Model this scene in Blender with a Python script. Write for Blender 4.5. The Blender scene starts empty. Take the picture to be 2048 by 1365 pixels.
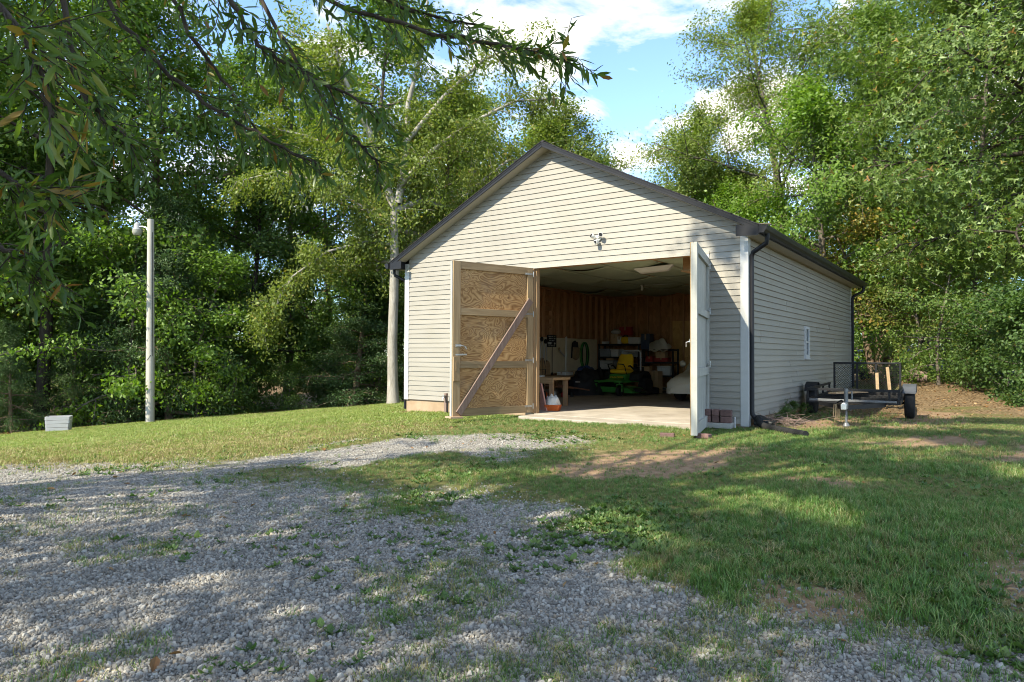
import bpy, math, random
import numpy as np
from mathutils import Vector, Matrix, Euler, noise as mnoise

SC = bpy.context.scene
COL = SC.collection
R = math.radians

# ------------------------------------------------------------------ camera, sky, sun, exposure
cam_d = bpy.data.cameras.new('camera')
cam = bpy.data.objects.new('camera', cam_d)
COL.objects.link(cam)
cam_d.sensor_width = 36.0
cam_d.lens = 23.97
cam_d.clip_end = 2000
CAM = Vector((3.1476, -10.8669, 0.9719))
cam.matrix_world = (Matrix.Translation(CAM) @ Matrix.Rotation(R(35.2125), 4, 'Z') @ Matrix.Rotation(R(91.1636), 4, 'X')
                    @ Matrix.Rotation(R(0.261), 4, 'Z'))
SC.camera = cam

SUN = Vector((0.25, 1.0, -0.9)).normalized()          # the way the light travels
sun_d = bpy.data.lights.new('sun', 'SUN')
sun_d.energy = 2.3
sun_d.angle = R(0.53)
sun_d.color = (1.0, 0.945, 0.85)
sun = bpy.data.objects.new('sun', sun_d)
COL.objects.link(sun)
sun.rotation_euler = SUN.to_track_quat('-Z', 'Y').to_euler()
sun.location = (0, -30, 30)

world = bpy.data.worlds.new('World')
SC.world = world
world.use_nodes = True
wn = world.node_tree
wn.nodes.clear()
w_out = wn.nodes.new('ShaderNodeOutputWorld')
w_bg = wn.nodes.new('ShaderNodeBackground')
w_bg.inputs['Strength'].default_value = 0.15
sky = wn.nodes.new('ShaderNodeTexSky')
sky.sky_type = 'NISHITA'
sky.sun_disc = False
sky.sun_elevation = math.asin(-SUN.z)
sky.sun_rotation = math.atan2(-SUN.x, -SUN.y) % (2 * math.pi)
sky.air_density = 0.7
sky.dust_density = 0.0
sky.ozone_density = 4.0
sky.altitude = 900
# fair-weather clouds on a flat layer overhead, the same in every direction
tc = wn.nodes.new('ShaderNodeTexCoord')
sep = wn.nodes.new('ShaderNodeSeparateXYZ')
wn.links.new(tc.outputs['Generated'], sep.inputs[0])
zc = wn.nodes.new('ShaderNodeMath'); zc.operation = 'MAXIMUM'; zc.inputs[1].default_value = 0.0
wn.links.new(sep.outputs['Z'], zc.inputs[0])
za = wn.nodes.new('ShaderNodeMath'); za.operation = 'ADD'; za.inputs[1].default_value = 0.22
wn.links.new(zc.outputs[0], za.inputs[0])
dv = wn.nodes.new('ShaderNodeVectorMath'); dv.operation = 'DIVIDE'
cmb = wn.nodes.new('ShaderNodeCombineXYZ')
for i in (0, 1): wn.links.new(za.outputs[0], cmb.inputs[i])
cmb.inputs[2].default_value = 1.0
wn.links.new(tc.outputs['Generated'], dv.inputs[0]); wn.links.new(cmb.outputs[0], dv.inputs[1])
mp = wn.nodes.new('ShaderNodeMapping'); mp.inputs['Location'].default_value = (0.35, 1.25, 0); mp.inputs['Scale'].default_value = (1, 1, 0.6)
wn.links.new(dv.outputs[0], mp.inputs[0])
cn = wn.nodes.new('ShaderNodeTexNoise')
cn.inputs['Scale'].default_value = 3.4; cn.inputs['Detail'].default_value = 9; cn.inputs['Roughness'].default_value = 0.57
cn.inputs['Distortion'].default_value = 0.35
wn.links.new(mp.outputs[0], cn.inputs['Vector'])
cr = wn.nodes.new('ShaderNodeValToRGB')
cr.color_ramp.elements[0].position = 0.485; cr.color_ramp.elements[0].color = (0, 0, 0, 1)
cr.color_ramp.elements[1].position = 0.60; cr.color_ramp.elements[1].color = (1, 1, 1, 1)
wn.links.new(cn.outputs['Fac'], cr.inputs[0])
cm = wn.nodes.new('ShaderNodeMixRGB')
cm.inputs['Color2'].default_value = (2.4, 2.4, 2.4, 1)
wn.links.new(cr.outputs[0], cm.inputs[0]); wn.links.new(sky.outputs[0], cm.inputs['Color1'])
wn.links.new(cm.outputs[0], w_bg.inputs['Color']); wn.links.new(w_bg.outputs[0], w_out.inputs[0])

SC.view_settings.view_transform = 'Standard'
SC.view_settings.look = 'None'
SC.view_settings.gamma = 1.0
SC.view_settings.use_curve_mapping = False
SC.view_settings.use_white_balance = True          # the photograph is balanced for the open shade
SC.view_settings.white_balance_temperature = 7300
SC.view_settings.white_balance_tint = 4
SC.view_settings.exposure = 2.03
cy = SC.cycles
cy.max_bounces = 8; cy.diffuse_bounces = 6; cy.glossy_bounces = 2; cy.transmission_bounces = 4; cy.transparent_max_bounces = 6
cy.sample_clamp_indirect = 8.0
cy.use_denoising = True
cy.filter_width = 1.0
cy.caustics_reflective = False; cy.caustics_refractive = False

# ------------------------------------------------------------------ helpers
rng = np.random.default_rng(7)
random.seed(7)

class MB:
    """collects faces; build() links them as one mesh object"""
    def __init__(s): s.v = []; s.f = []; s.m = []
    def add(s, vs, fs, m=0):
        b = len(s.v)
        s.v.extend([tuple(p) for p in vs])
        s.f.extend([tuple(i + b for i in f) for f in fs]); s.m.extend([m] * len(fs))
        return s
    def box(s, x0, x1, y0, y1, z0, z1, m=0):
        vs = [(x, y, z) for z in (z0, z1) for y in (y0, y1) for x in (x0, x1)]
        return s.add(vs, [(0, 2, 3, 1), (4, 5, 7, 6), (0, 1, 5, 4), (2, 6, 7, 3), (0, 4, 6, 2), (1, 3, 7, 5)], m)
    def hexa(s, p8, m=0):
        return s.add(p8, [(0, 3, 2, 1), (4, 5, 6, 7), (0, 1, 5, 4), (1, 2, 6, 5), (2, 3, 7, 6), (3, 0, 4, 7)], m)
    def bar(s, p, q, w, h, up=(0, 0, 1), m=0):
        p = Vector(p); q = Vector(q); d = (q - p).normalized(); u = Vector(up)
        a = d.cross(u)
        if a.length < 1e-4: a = d.cross(Vector((1, 0, 0)))
        a.normalize(); b = a.cross(d).normalized()
        vs = [e + a * (i * w / 2) + b * (j * h / 2) for e in (p, q) for i, j in ((-1, -1), (1, -1), (1, 1), (-1, 1))]
        return s.hexa(vs, m)
    def tube(s, path, r, n=8, m=0, cap=True, flat=1.0, ridges=None):
        path = [Vector(p) for p in path]; N = len(path)
        rr = [r] * N if not hasattr(r, '__len__') else list(r)
        ref = None; vs = []
        for i, p in enumerate(path):
            d = (path[min(i + 1, N - 1)] - path[max(i - 1, 0)])
            if d.length < 1e-9: d = Vector((0, 0, 1))
            d.normalize()
            if ref is None:
                ref = d.cross(Vector((0, 0, 1)))
                if ref.length < 1e-3: ref = Vector((1, 0, 0))
            ref = (ref - d * ref.dot(d))
            if ref.length < 1e-6: ref = d.orthogonal()
            ref.normalize(); b = d.cross(ref)
            for k in range(n):
                t = 2 * math.pi * k / n
                vs.append(p + ref * (rr[i] * math.cos(t)) + b * (rr[i] * flat * math.sin(t)))
        fs = [(i * n + k, i * n + (k + 1) % n, (i + 1) * n + (k + 1) % n, (i + 1) * n + k) for i in range(N - 1) for k in range(n)]
        if cap: fs += [tuple(range(n))[::-1], tuple(range((N - 1) * n, N * n))]
        return s.add(vs, fs, m)
    def lathe(s, prof, n=16, M=None, m=0):
        vs = []; N = len(prof)
        for r, z in prof:
            for k in range(n):
                t = 2 * math.pi * k / n; vs.append(Vector((r * math.cos(t), r * math.sin(t), z)))
        if M is not None: vs = [M @ v for v in vs]
        fs = [(i * n + k, i * n + (k + 1) % n, (i + 1) * n + (k + 1) % n, (i + 1) * n + k) for i in range(N - 1) for k in range(n)]
        fs += [tuple(range(n))[::-1], tuple(range((N - 1) * n, N * n))]
        return s.add(vs, fs, m)
    def prism(s, poly, a, b, axis='y', m=0):
        """poly: 2D outline; extruded from a to b along axis"""
        def P(u, v, w): return {'y': (u, w, v), 'x': (w, u, v), 'z': (u, v, w)}[axis]
        n = len(poly)
        vs = [P(u, v, a) for u, v in poly] + [P(u, v, b) for u, v in poly]
        fs = [tuple(range(n)), tuple(range(2 * n - 1, n - 1, -1))] + [(i, i + n, (i + 1) % n + n, (i + 1) % n) for i in range(n)]
        return s.add(vs, fs, m)
    def grid(s, f, nu, nv, m=0, wrap=False):
        vs = [f(i / nu, j / nv) for j in range(nv + 1) for i in range(nu + 1)]
        fs = [(j * (nu + 1) + i, j * (nu + 1) + i + 1, (j + 1) * (nu + 1) + i + 1, (j + 1) * (nu + 1) + i) for j in range(nv) for i in range(nu)]
        return s.add(vs, fs, m)
    def build(s, name, mats, parent=None, smooth=False, bevel=0.0, fixn=True):
        me = bpy.data.meshes.new(name)
        me.from_pydata([tuple(v) for v in s.v], [], s.f)
        if not isinstance(mats, (list, tuple)): mats = [mats]
        for m in mats: me.materials.append(m)
        if len(mats) > 1: me.polygons.foreach_set('material_index', s.m)
        if fixn:
            import bmesh
            bm = bmesh.new(); bm.from_mesh(me); bmesh.ops.recalc_face_normals(bm, faces=bm.faces); bm.to_mesh(me); bm.free()
        if smooth:
            me.polygons.foreach_set('use_smooth', [True] * len(me.polygons))
            if smooth != 2: me.set_sharp_from_angle(angle=R(38))
        me.update()
        return link(name, me, parent, bevel)

def link(name, me, parent=None, bevel=0.0):
    o = bpy.data.objects.new(name, me)
    COL.objects.link(o)
    if parent is not None: o.parent = parent
    if bevel:
        b = o.modifiers.new('bevel', 'BEVEL'); b.width = bevel; b.segments = 2; b.limit_method = 'ANGLE'; b.angle_limit = R(40)
    return o

def tag(o, label, cat, group=None):
    o['label'] = label; o['category'] = cat
    if group: o['group'] = group
    return o

def thing(name, label, cat, loc=(0, 0, 0), rz=0.0, group=None):
    o = bpy.data.objects.new(name, None)
    COL.objects.link(o)
    o.empty_display_size = 0.2
    o.location = loc; o.rotation_euler = (0, 0, rz)
    return tag(o, label, cat, group)

def fast_mesh(name, V, F, mats, smooth=False, attr=None):
    """V (n,3), F (m,k) arrays"""
    me = bpy.data.meshes.new(name)
    V = np.asarray(V, np.float32); F = np.asarray(F, np.int32)
    me.vertices.add(len(V)); me.vertices.foreach_set('co', V.ravel())
    me.loops.add(F.size); me.loops.foreach_set('vertex_index', F.ravel())
    me.polygons.add(len(F)); me.polygons.foreach_set('loop_start', np.arange(len(F), dtype=np.int32) * F.shape[1])
    if smooth: me.polygons.foreach_set('use_smooth', np.ones(len(F), bool))
    for m in (mats if isinstance(mats, (list, tuple)) else [mats]): me.materials.append(m)
    if attr is not None:
        for k, (dom, a) in attr.items():
            at = me.attributes.new(k, 'FLOAT', dom); at.data.foreach_set('value', np.asarray(a, np.float32))
    me.update(calc_edges=True)
    return me

# ---- materials
class NT:
    def __init__(s, name):
        s.mat = bpy.data.materials.new(name); s.mat.use_nodes = True
        s.t = s.mat.node_tree; s.t.nodes.clear()
        s.out = s.t.nodes.new('ShaderNodeOutputMaterial')
    def n(s, typ, **kw):
        nd = s.t.nodes.new('ShaderNode' + typ)
        for k, v in kw.items():
            if k.startswith('_'): setattr(nd, k[1:], v)
            else: s.set(nd, k.replace('__', ' '), v)
        return nd
    def set(s, nd, k, v):
        i = nd.inputs[int(k[1:])] if (k[0] == 'i' and k[1:].isdigit()) else nd.inputs[k]
        if isinstance(v, bpy.types.NodeSocket): s.t.links.new(v, i)
        elif isinstance(v, (tuple, list)) and len(v) == 3 and i.type == 'RGBA': i.default_value = (*v, 1)
        else: i.default_value = v
    def ramp(s, fac, stops, interp='LINEAR'):
        r = s.t.nodes.new('ShaderNodeValToRGB'); r.color_ramp.interpolation = interp
        e = r.color_ramp.elements
        while len(e) < len(stops): e.new(0.5)
        for q, (p, c) in zip(e, stops):
            q.position = p; q.color = (*c, 1) if len(c) == 3 else c
        s.t.links.new(fac, r.inputs[0]); return r.outputs[0]
    def coord(s, which='Object', scale=None, rot=None):
        t = s.t.nodes.new('ShaderNodeTexCoord').outputs[which]
        if scale is not None or rot is not None:
            m = s.t.nodes.new('ShaderNodeMapping')
            if scale is not None: m.inputs['Scale'].default_value = scale if hasattr(scale, '__len__') else (scale,) * 3
            if rot is not None: m.inputs['Rotation'].default_value = rot
            s.t.links.new(t, m.inputs[0]); return m.outputs[0]
        return t
    def pos(s): return s.t.nodes.new('ShaderNodeNewGeometry').outputs['Position']
    def noise(s, vec, scale, detail=4, rough=0.55, dist=0.0, out='Fac'):
        return s.n('TexNoise', Vector=vec, Scale=scale, Detail=detail, Roughness=rough, Distortion=dist).outputs[out]
    def mix(s, fac, a, b, mode='MIX'):
        m = s.t.nodes.new('ShaderNodeMixRGB'); m.blend_type = mode
        for i, v in enumerate((fac, a, b)):
            if isinstance(v, bpy.types.NodeSocket): s.t.links.new(v, m.inputs[i])
            elif i == 0: m.inputs[0].default_value = v
            else: m.inputs[i].default_value = (*v, 1) if len(v) == 3 else v
        return m.outputs[0]
    def math(s, op, a, b=0.0, clamp=False):
        m = s.t.nodes.new('ShaderNodeMath'); m.operation = op; m.use_clamp = clamp
        for i, v in enumerate((a, b)):
            if isinstance(v, bpy.types.NodeSocket): s.t.links.new(v, m.inputs[i])
            else: m.inputs[i].default_value = v
        return m.outputs[0]
    def bump(s, h, strength=0.3, dist=0.01):
        return s.n('Bump', Height=h, Strength=strength, Distance=dist).outputs[0]
    def pbr(s, color, rough=0.6, metal=0.0, normal=None, spec=0.5, **kw):
        p = s.n('BsdfPrincipled', Roughness=rough, Metallic=metal)
        s.set(p, 'Base Color', color); p.inputs['Specular IOR Level'].default_value = spec
        if normal is not None: s.t.links.new(normal, p.inputs['Normal'])
        for k, v in kw.items(): s.set(p, k.replace('__', ' '), v)
        s.t.links.new(p.outputs[0], s.out.inputs[0]); return s.mat

def mul(c, k): return tuple(min(1, x * k) for x in c)

def plain(name, c, rough=0.6, metal=0.0, var=0.18, scale=6.0, bump=0.0, spec=0.5, obj_var=0.0):
    t = NT(name); co = t.coord('Object')
    nz = t.noise(co, scale, 6, 0.6)
    col = t.ramp(nz, [(0.25, mul(c, 1 - var)), (0.75, mul(c, 1 + var))])
    if obj_var:
        rnd = t.n('ObjectInfo').outputs['Random']
        col = t.mix(1.0, col, t.ramp(rnd, [(0, (1 - obj_var,) * 3), (1, (1 + 0 * obj_var,) * 3)]), 'MULTIPLY')
    nm = t.bump(t.noise(co, scale * 8, 3), bump, 0.004) if bump else None
    rg = t.math('ADD', t.math('MULTIPLY', nz, 0.2), rough - 0.1)
    return t.pbr(col, rg, metal, nm, spec)

def wood(name, c0, c1, axis='z', scale=1.0, rough=0.75, stain=None):
    """straight grained timber, grain along axis"""
    t = NT(name)
    k = {'x': (1.2, 28, 28), 'y': (28, 1.2, 28), 'z': (28, 28, 1.2)}[axis]
    co = t.coord('Object', tuple(v * scale for v in k))
    rnd = t.n('ObjectInfo').outputs['Random']
    off = t.n('VectorMath', _operation='ADD', i0=co, i1=(0, 0, 0)); 
    cx = t.n('CombineXYZ'); 
    for i in range(3): t.t.links.new(t.math('MULTIPLY', rnd, 37.0 + i * 11), cx.inputs[i])
    t.t.links.new(cx.outputs[0], off.inputs[1])
    g = t.noise(off.outputs[0], 1.0, 5, 0.6, 0.6)
    big = t.noise(t.coord('Object', 1.7), 1.0, 4, 0.6)
    col = t.ramp(g, [(0.28, c0), (0.72, c1)])
    col = t.mix(t.math('MULTIPLY', big, 0.55), col, mul(c0, 0.62) if stain is None else stain)
    col = t.mix(1.0, col, t.ramp(rnd, [(0, (0.78,) * 3), (1, (1.0,) * 3)]), 'MULTIPLY')
    return t.pbr(col, rough, 0, t.bump(g, 0.25, 0.004), 0.25)
# ------------------------------------------------------------------ terrain
def sm(a, b, x):
    t = np.clip((np.asarray(x, float) - a) / (b - a), 0, 1); return t * t * (3 - 2 * t)

_perm = np.random.default_rng(3).random((256, 256))
def vnoise(x, y):
    xi = np.floor(x).astype(int); yi = np.floor(y).astype(int); fx = x - xi; fy = y - yi
    fx = fx * fx * (3 - 2 * fx); fy = fy * fy * (3 - 2 * fy)
    g = lambda a, b: _perm[a % 256, b % 256]
    return (g(xi, yi) * (1 - fx) + g(xi + 1, yi) * fx) * (1 - fy) + (g(xi, yi + 1) * (1 - fx) + g(xi + 1, yi + 1) * fx) * fy
def fbm(x, y, s=1.0, o=4):
    x = np.asarray(x, float) * s; y = np.asarray(y, float) * s; r = 0; a = 0.5
    for k in range(o): r = r + a * vnoise(x + 17.3 * k, y + 9.1 * k); x = x * 2.03; y = y * 2.03; a *= 0.5
    return r / (1 - 0.5 ** o)

def gz0(x, y):
    x = np.asarray(x, float); y = np.asarray(y, float)
    d = np.maximum(-x, 0); e = np.maximum(d - 7.35, 0); e1 = np.minimum(e, 13)
    z = -.16 - .014 * np.minimum(d, 7.35) - .082 * e1 + 1.15 * sm(13, 55, e)
    z = z + .016 * np.clip(y, -14, 0) + .012 * np.clip(y, 0, 7) * sm(4, 8, d)
    z = z + .5 * sm(4.5, 11.5, y) * sm(-3, 1, x) * (1 - .8 * sm(13, 22, y))
    z = z + .25 * sm(3, 7, x) * sm(-2, 6, y)
    return z
def gz(x, y):
    x = np.asarray(x, float); y = np.asarray(y, float)
    return gz0(x, y) + .05 * (fbm(x, y, .55, 3) - .5) + .022 * (fbm(x + 40, y, 3.1, 3) - .5)
def gzs(x, y): return float(gz(np.array([x]), np.array([y]))[0])

def sdist(poly, x, y):
    """signed distance to a polygon, positive inside"""
    P = np.array(poly, float); x = np.asarray(x, float); y = np.asarray(y, float)
    d = np.full(x.shape, 1e9); ins = np.zeros(x.shape, bool)
    for (ax, ay), (bx, by) in zip(P, np.roll(P, -1, 0)):
        ex, ey = bx - ax, by - ay
        t = np.clip(((x - ax) * ex + (y - ay) * ey) / (ex * ex + ey * ey), 0, 1)
        d = np.minimum(d, np.hypot(x - ax - t * ex, y - ay - t * ey))
        c = ((ay > y) != (by > y)) & (x < (bx - ax) * (y - ay) / ((by - ay) if by != ay else 1e-9) + ax)
        ins ^= c
    return np.where(ins, d, -d)

GRAVEL = [(-14, -11.4), (-6.4, -7.8), (-5.5, -7.1), (-5.0, -6.1), (-5.0, -4.6), (-4.5, -3.1), (-2.9, -2.5), (-1.8, -1.8), (-1.1, -3.3),
          (-.9, -5), (-.2, -6.2), (.8, -6.4), (1.56, -6.7), (2.1, -7.05), (2.6, -7.2), (3.2, -7.1), (6, -7.4), (9, -17), (-14, -17)]
DIRT = [[(-.94, -4.9), (-.83, -3.34), (.5, -2.06), (.85, -2.7), (.73, -4.0), (-.07, -4.8)], [(1.09, -4.34), (1.31, -3.75), (1.91, -3.5), (2.1, -3.95), (1.31, -4.47)],
        [(1.9, -.8), (2.5, 1.3), (3.1, .6), (2.9, -.6), (2.32, -1.5)], [(3.1, -1.3), (3.5, .0), (3.9, -.6), (3.42, -1.6)], [(3.1, -6.1), (3.3, -5.4), (3.9, -5.9), (3.3, -6.8)],
        [(2.2, -7.2), (2.5, -7.1), (2.7, -7.4), (2.4, -7.55)], [(.1, .1), (1.5, .2), (2.5, 1.8), (2.5, 5), (.05, 7)], [(-7.5, -.35), (-5.2, -.3), (-5.2, .1), (-7.6, .2)]]
WOODS = [(-60, -34), (-20.5, -15), (-18.0, -6), (-17.2, -1), (-14.9, 3.2), (-11.8, 6.6), (-8.5, 12), (-3, 14), (-3, 40), (-40, 60), (-60, 40)]
BANK = [(.05, 4.3), (1.8, 4.4), (2.5, 5.2), (3.2, 4.8), (9, 4.5), (30, 8), (30, 60), (-6, 60), (-6, 10.2), (0, 10)]
HOUSE = [(-7.4, 0), (.02, 0), (.02, 9.52), (-7.4, 9.52)]
SLAB = [(-4.02, -.55), (-.62, -.55), (-.62, .2), (-4.02, .2)]

def zones(x, y):
    x = np.asarray(x, float); y = np.asarray(y, float)
    n1 = fbm(x, y, .8, 4) - .5; n2 = fbm(x + 31, y + 7, 2.3, 4) - .5
    sd = sdist(GRAVEL, x, y)
    grav = sm(-.45, .55, sd + n1 * 1.4 + n2 * 1.1)
    # grass has crept into the end of the drive before the doors
    creep = sm(-7.6, -5.4, y + n2) * sm(-6.0, -3.8, x + n1)
    grav = grav * (1 - creep * sm(.34, .52, fbm(x * 1.25 + 5, y * .55 + 3, .9, 4)) * .95)
    weedy = sm(-2.6, -.2, x) * sm(-8.1, -6.6, y)
    grav = grav * (1 - weedy * sm(.43, .60, fbm(x + 11, y + 3, 1.5, 4)) * .8)
    dirt = np.zeros(x.shape)
    for D in DIRT: dirt = np.maximum(dirt, sm(-.40, .45, sdist(D, x, y) + n1 * 1.3 + n2 * 1.1))
    wo = sm(-.4, .5, sdist(WOODS, x, y) + n1 * .8) * sm(-36, -30, x)
    wo = np.maximum(wo, sm(-.8, 1.2, sdist(BANK, x, y) + n1 * 3.0 + n2 * 1.5) * .72)
    out = sm(-.05, .03, sdist(HOUSE, x, y)) + sm(-.03, .02, sdist(SLAB, x, y))
    grass = (1 - grav) * (1 - dirt * .86) * (1 - wo * .80) * (1 - np.clip(out, 0, 1))
    grass = grass * (1 - .6 * sm(1.2, 2.4, x) * sm(-3.2, -1.2, y) * sm(.60, .42, fbm(x + 2, y * 1.6, 1.1, 4)))
    dry = .4 * sm(1.0, 2.4, x) * sm(-3.5, -1.5, y) + sm(-3, -5, x) * sm(-2.6, -.1, sd) + .35 * sm(.5, .7, fbm(x + 3, y + 60, .6, 3)) + sm(-1.2, -.1, sd) * .5 * sm(.45, .6, fbm(x, y + 9, 1.7, 3))
    return dict(gravel=grav * (1 - dirt * .35), dirt=dirt, woods=wo, grass=grass, dry=np.clip(dry, 0, 1))

def axis(a, b, st, far):
    core = list(np.arange(a, b + 1e-6, st)); lo = []; hi = []; s = st
    p = a
    while p > -far: s *= 1.22; p -= s; lo.append(p)
    s = st; p = b
    while p < far: s *= 1.22; p += s; hi.append(p)
    return np.array(lo[::-1] + core + hi)
gx = axis(-19.0, 5.0, .13, 420); gy = axis(-10.6, 9.0, .13, 420)
GX, GY = np.meshgrid(gx, gy)
X_, Y_ = GX.ravel(), GY.ravel()
GZ = gz(X_, Y_)
zo = zones(X_, Y_)
GZ = GZ + .03 * zo['grass'] * fbm(X_, Y_, 4.5, 2) + .012 * (fbm(X_, Y_, 9, 2) - .5)
inside = (sdist(HOUSE, X_, Y_) > -.02) | (sdist(SLAB, X_, Y_) > -.02)
GZ = np.where(inside, -.45, GZ)
nx, ny = len(gx), len(gy)
ii = (np.arange(ny - 1)[:, None] * nx + np.arange(nx - 1)[None, :]).ravel()
GF = np.stack([ii, ii + 1, ii + nx + 1, ii + nx], 1)

def ground_material():
    t = NT('ground'); P = t.pos()
    at = lambda k: t.n('Attribute', _attribute_name=k).outputs['Fac']
    n_f = t.noise(P, 9, 6, .65); n_s = t.noise(P, 1.4, 5, .6); n_x = t.noise(P, 60, 3, .6)
    # crushed grey stone
    v1 = t.n('TexVoronoi', Vector=P, Scale=38.0); v2 = t.n('TexVoronoi', Vector=P, Scale=24.0, _feature='DISTANCE_TO_EDGE')
    st = t.ramp(t.n('SeparateColor', Color=v1.outputs['Color']).outputs[0], [(0, (.16, .15, .138)), (.5, (.31, .295, .272)), (1, (.47, .45, .42))])
    st = t.mix(t.ramp(v2.outputs[0], [(.0, (1,) * 3), (.12, (0,) * 3)]), st, (.075, .07, .065))
    st = t.mix(t.math('MULTIPLY', n_s, .35), st, (.20, .17, .13))
    soil = t.ramp(n_f, [(.25, (.17, .105, .062)), (.55, (.30, .20, .125)), (.8, (.40, .29, .19))])
    soil = t.mix(t.math('MULTIPLY', n_x, .35), soil, (.12, .08, .05))
    thatch = t.ramp(n_f, [(.3, (.075, .08, .025)), (.6, (.125, .12, .04)), (.85, (.20, .165, .075))])
    litter = t.ramp(t.n('SeparateColor', Color=t.n('TexVoronoi', Vector=P, Scale=34.0, Randomness=1.0).outputs['Color']).outputs[0],
                    [(0, (.07, .045, .025)), (.45, (.15, .10, .055)), (.8, (.26, .175, .10)), (1, (.35, .26, .16))])
    litter = t.mix(t.math('MULTIPLY', n_s, .5), litter, (.09, .06, .03))
    def edge(k, w=.5): 
        a = t.math('ADD', at(k), t.math('MULTIPLY', t.math('SUBTRACT', n_f, .5), w))
        return t.ramp(a, [(.35, (0,) * 3), (.65, (1,) * 3)])
    col = t.mix(edge('dirt'), thatch, soil)
    col = t.mix(edge('gravel', .9), col, st)
    col = t.mix(edge('woods', .7), col, litter)
    hgt = t.mix(edge('gravel', .9), n_f, v2.outputs[0])
    return t.pbr(col, .92, 0, t.bump(hgt, .6, .025), .2)
M_ground = ground_material()
me = fast_mesh('ground', np.stack([X_, Y_, GZ], 1), GF, M_ground, True,
               {k: ('POINT', zo[k]) for k in ('gravel', 'dirt', 'woods', 'grass')})
ground = link('ground', me)
ground['kind'] = 'structure'
ground['label'] = 'sloping yard of gravel, thin grass and bare earth'

# ------------------------------------------------------------------ garage
C = .1016
W = 7.374; L = 9.517; EAVE = 2.90; MID = -W / 2
def roof_top(x): return 4.95 - .5 * abs(x - MID)
def vinyl():
    t = NT('vinyl siding'); co = t.coord('Object')
    g = t.noise(t.coord('Object', (3, 3, 90)), 1.0, 3, .5)
    rnd = t.n('ObjectInfo').outputs['Random']
    c = t.ramp(t.noise(co, .9, 4), [(.3, (.285, .263, .229)), (.7, (.318, .294, .257))])
    c = t.mix(1.0, c, t.ramp(rnd, [(0, (.93,) * 3), (1, (1,) * 3)]), 'MULTIPLY')
    dirt = t.ramp(t.noise(t.pos(), 1.3, 6, .65), [(.5, (0,) * 3), (.8, (.35,) * 3)])
    c = t.mix(dirt, c, (.25, .225, .17))
    return t.pbr(c, .5, 0, t.bump(g, .08, .003), .35)
M_vinyl = vinyl()
M_white = plain('white vinyl trim', (.45, .45, .45), .45, 0, .05)
M_soffit = plain('beige soffit', (.36, .33, .28), .55, 0, .06)
M_bronze = plain('dark bronze aluminium', (.012, .012, .015), .45, 0, .15, 3, 0, .25)
M_shing = plain('dark shingle', (.035, .033, .034), .9, 0, .5, 40, .5)
def concrete(name, c0, c1, scale=2.0):
    t = NT(name); P = t.pos(); a = t.noise(P, scale, 8, .62); b = t.noise(P, 45, 3, .6)
    col = t.ramp(a, [(.28, c0), (.72, c1)]); col = t.mix(t.math('MULTIPLY', b, .25), col, mul(c0, .7))
    return t.pbr(col, .85, 0, t.bump(b, .25, .004), .25)
M_conc = concrete('concrete slab', (.30, .26, .215), (.54, .48, .415))
M_found = concrete('tan foundation', (.30, .21, .135), (.44, .33, .23), 3)
M_stud = wood('framing lumber', (.50, .26, .13), (.74, .46, .27), 'z')
M_plate = wood('framing plate', (.38, .19, .09), (.60, .33, .18), 'y')
M_platex = wood('framing joist', (.38, .19, .09), (.60, .33, .18), 'x')
def osb(name, c0, c1, c2):
    t = NT(name); P = t.coord('Object')
    v = t.n('TexVoronoi', Vector=t.n('VectorMath', _operation='MULTIPLY', i0=P, i1=(1, 1, .45)).outputs[0], Scale=14.0)
    k = t.n('SeparateColor', Color=v.outputs['Color']).outputs[0]
    col = t.ramp(k, [(0, c0), (.5, c1), (1, c2)])
    col = t.mix(t.math('MULTIPLY', t.noise(P, .8, 4), .5), col, mul(c0, .7))
    return t.pbr(col, .85, 0, t.bump(k, .15, .004), .2)
M_osb = osb('strand board', (.32, .155, .07), (.42, .215, .10), (.52, .28, .14))
M_osb_new = osb('fresh strand board', (.50, .29, .11), (.62, .38, .15), (.70, .46, .20))
M_jambw = wood('jamb timber', (.34, .21, .115), (.52, .35, .20), 'z')

garage = thing('garage', 'beige vinyl sided gable garage with two wooden doors standing open', 'garage')
OX0, OX1, OZ = -4.00, -.66, 2.62          # the opening
mb = MB()
mb.box(-W + .015, -.015, .03, .14, -.75, -.012)
mb2 = MB(); mb2.box(-W + .02, OX0, .02, .16, -.75, -.004); mb2.box(OX1, -.02, .02, .16, -.75, -.106)
mb2.box(-W + .02, -W + .18, .16, L - .02, -.9, -.004); mb2.box(-.18, -.02, .16, L - .02, -.75, -.03); mb2.box(-W + .18, -.18, L - .18, L - .02, -.75, -.03)
mb2.build('foundation', M_found, garage)
mb = MB(); mb.box(-W + .19, -.19, .17, L - .19, -.5, -.14); mb.box(OX0 + .01, OX1 - .01, -.02, .17, -.5, -.141)
mb.build('floor_slab', M_conc, garage)
mb = MB(); mb.prism([(OX0 - .02, -.50), (OX1 + .04, -.62), (OX1 + .04, -.022), (OX0 - .02, -.022)], -.5, -.152, 'z')
mb.build('apron', M_conc, garage, bevel=.012)

def half(z): return (4.858 - z) / .5
def board(parent, x0, x1, x0t, x1t, z0, z1):
    m = MB(); yb, yt = -.017, -.003
    m.hexa([(x0, yb, z0), (x1, yb, z0), (x1, 0, z0 + .004), (x0, 0, z0 + .004), (x0t, yt, z1), (x1t, yt, z1), (x1t, 0, z1), (x0t, 0, z1)])
    return m.build('siding_board', M_vinyl, parent)
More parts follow.
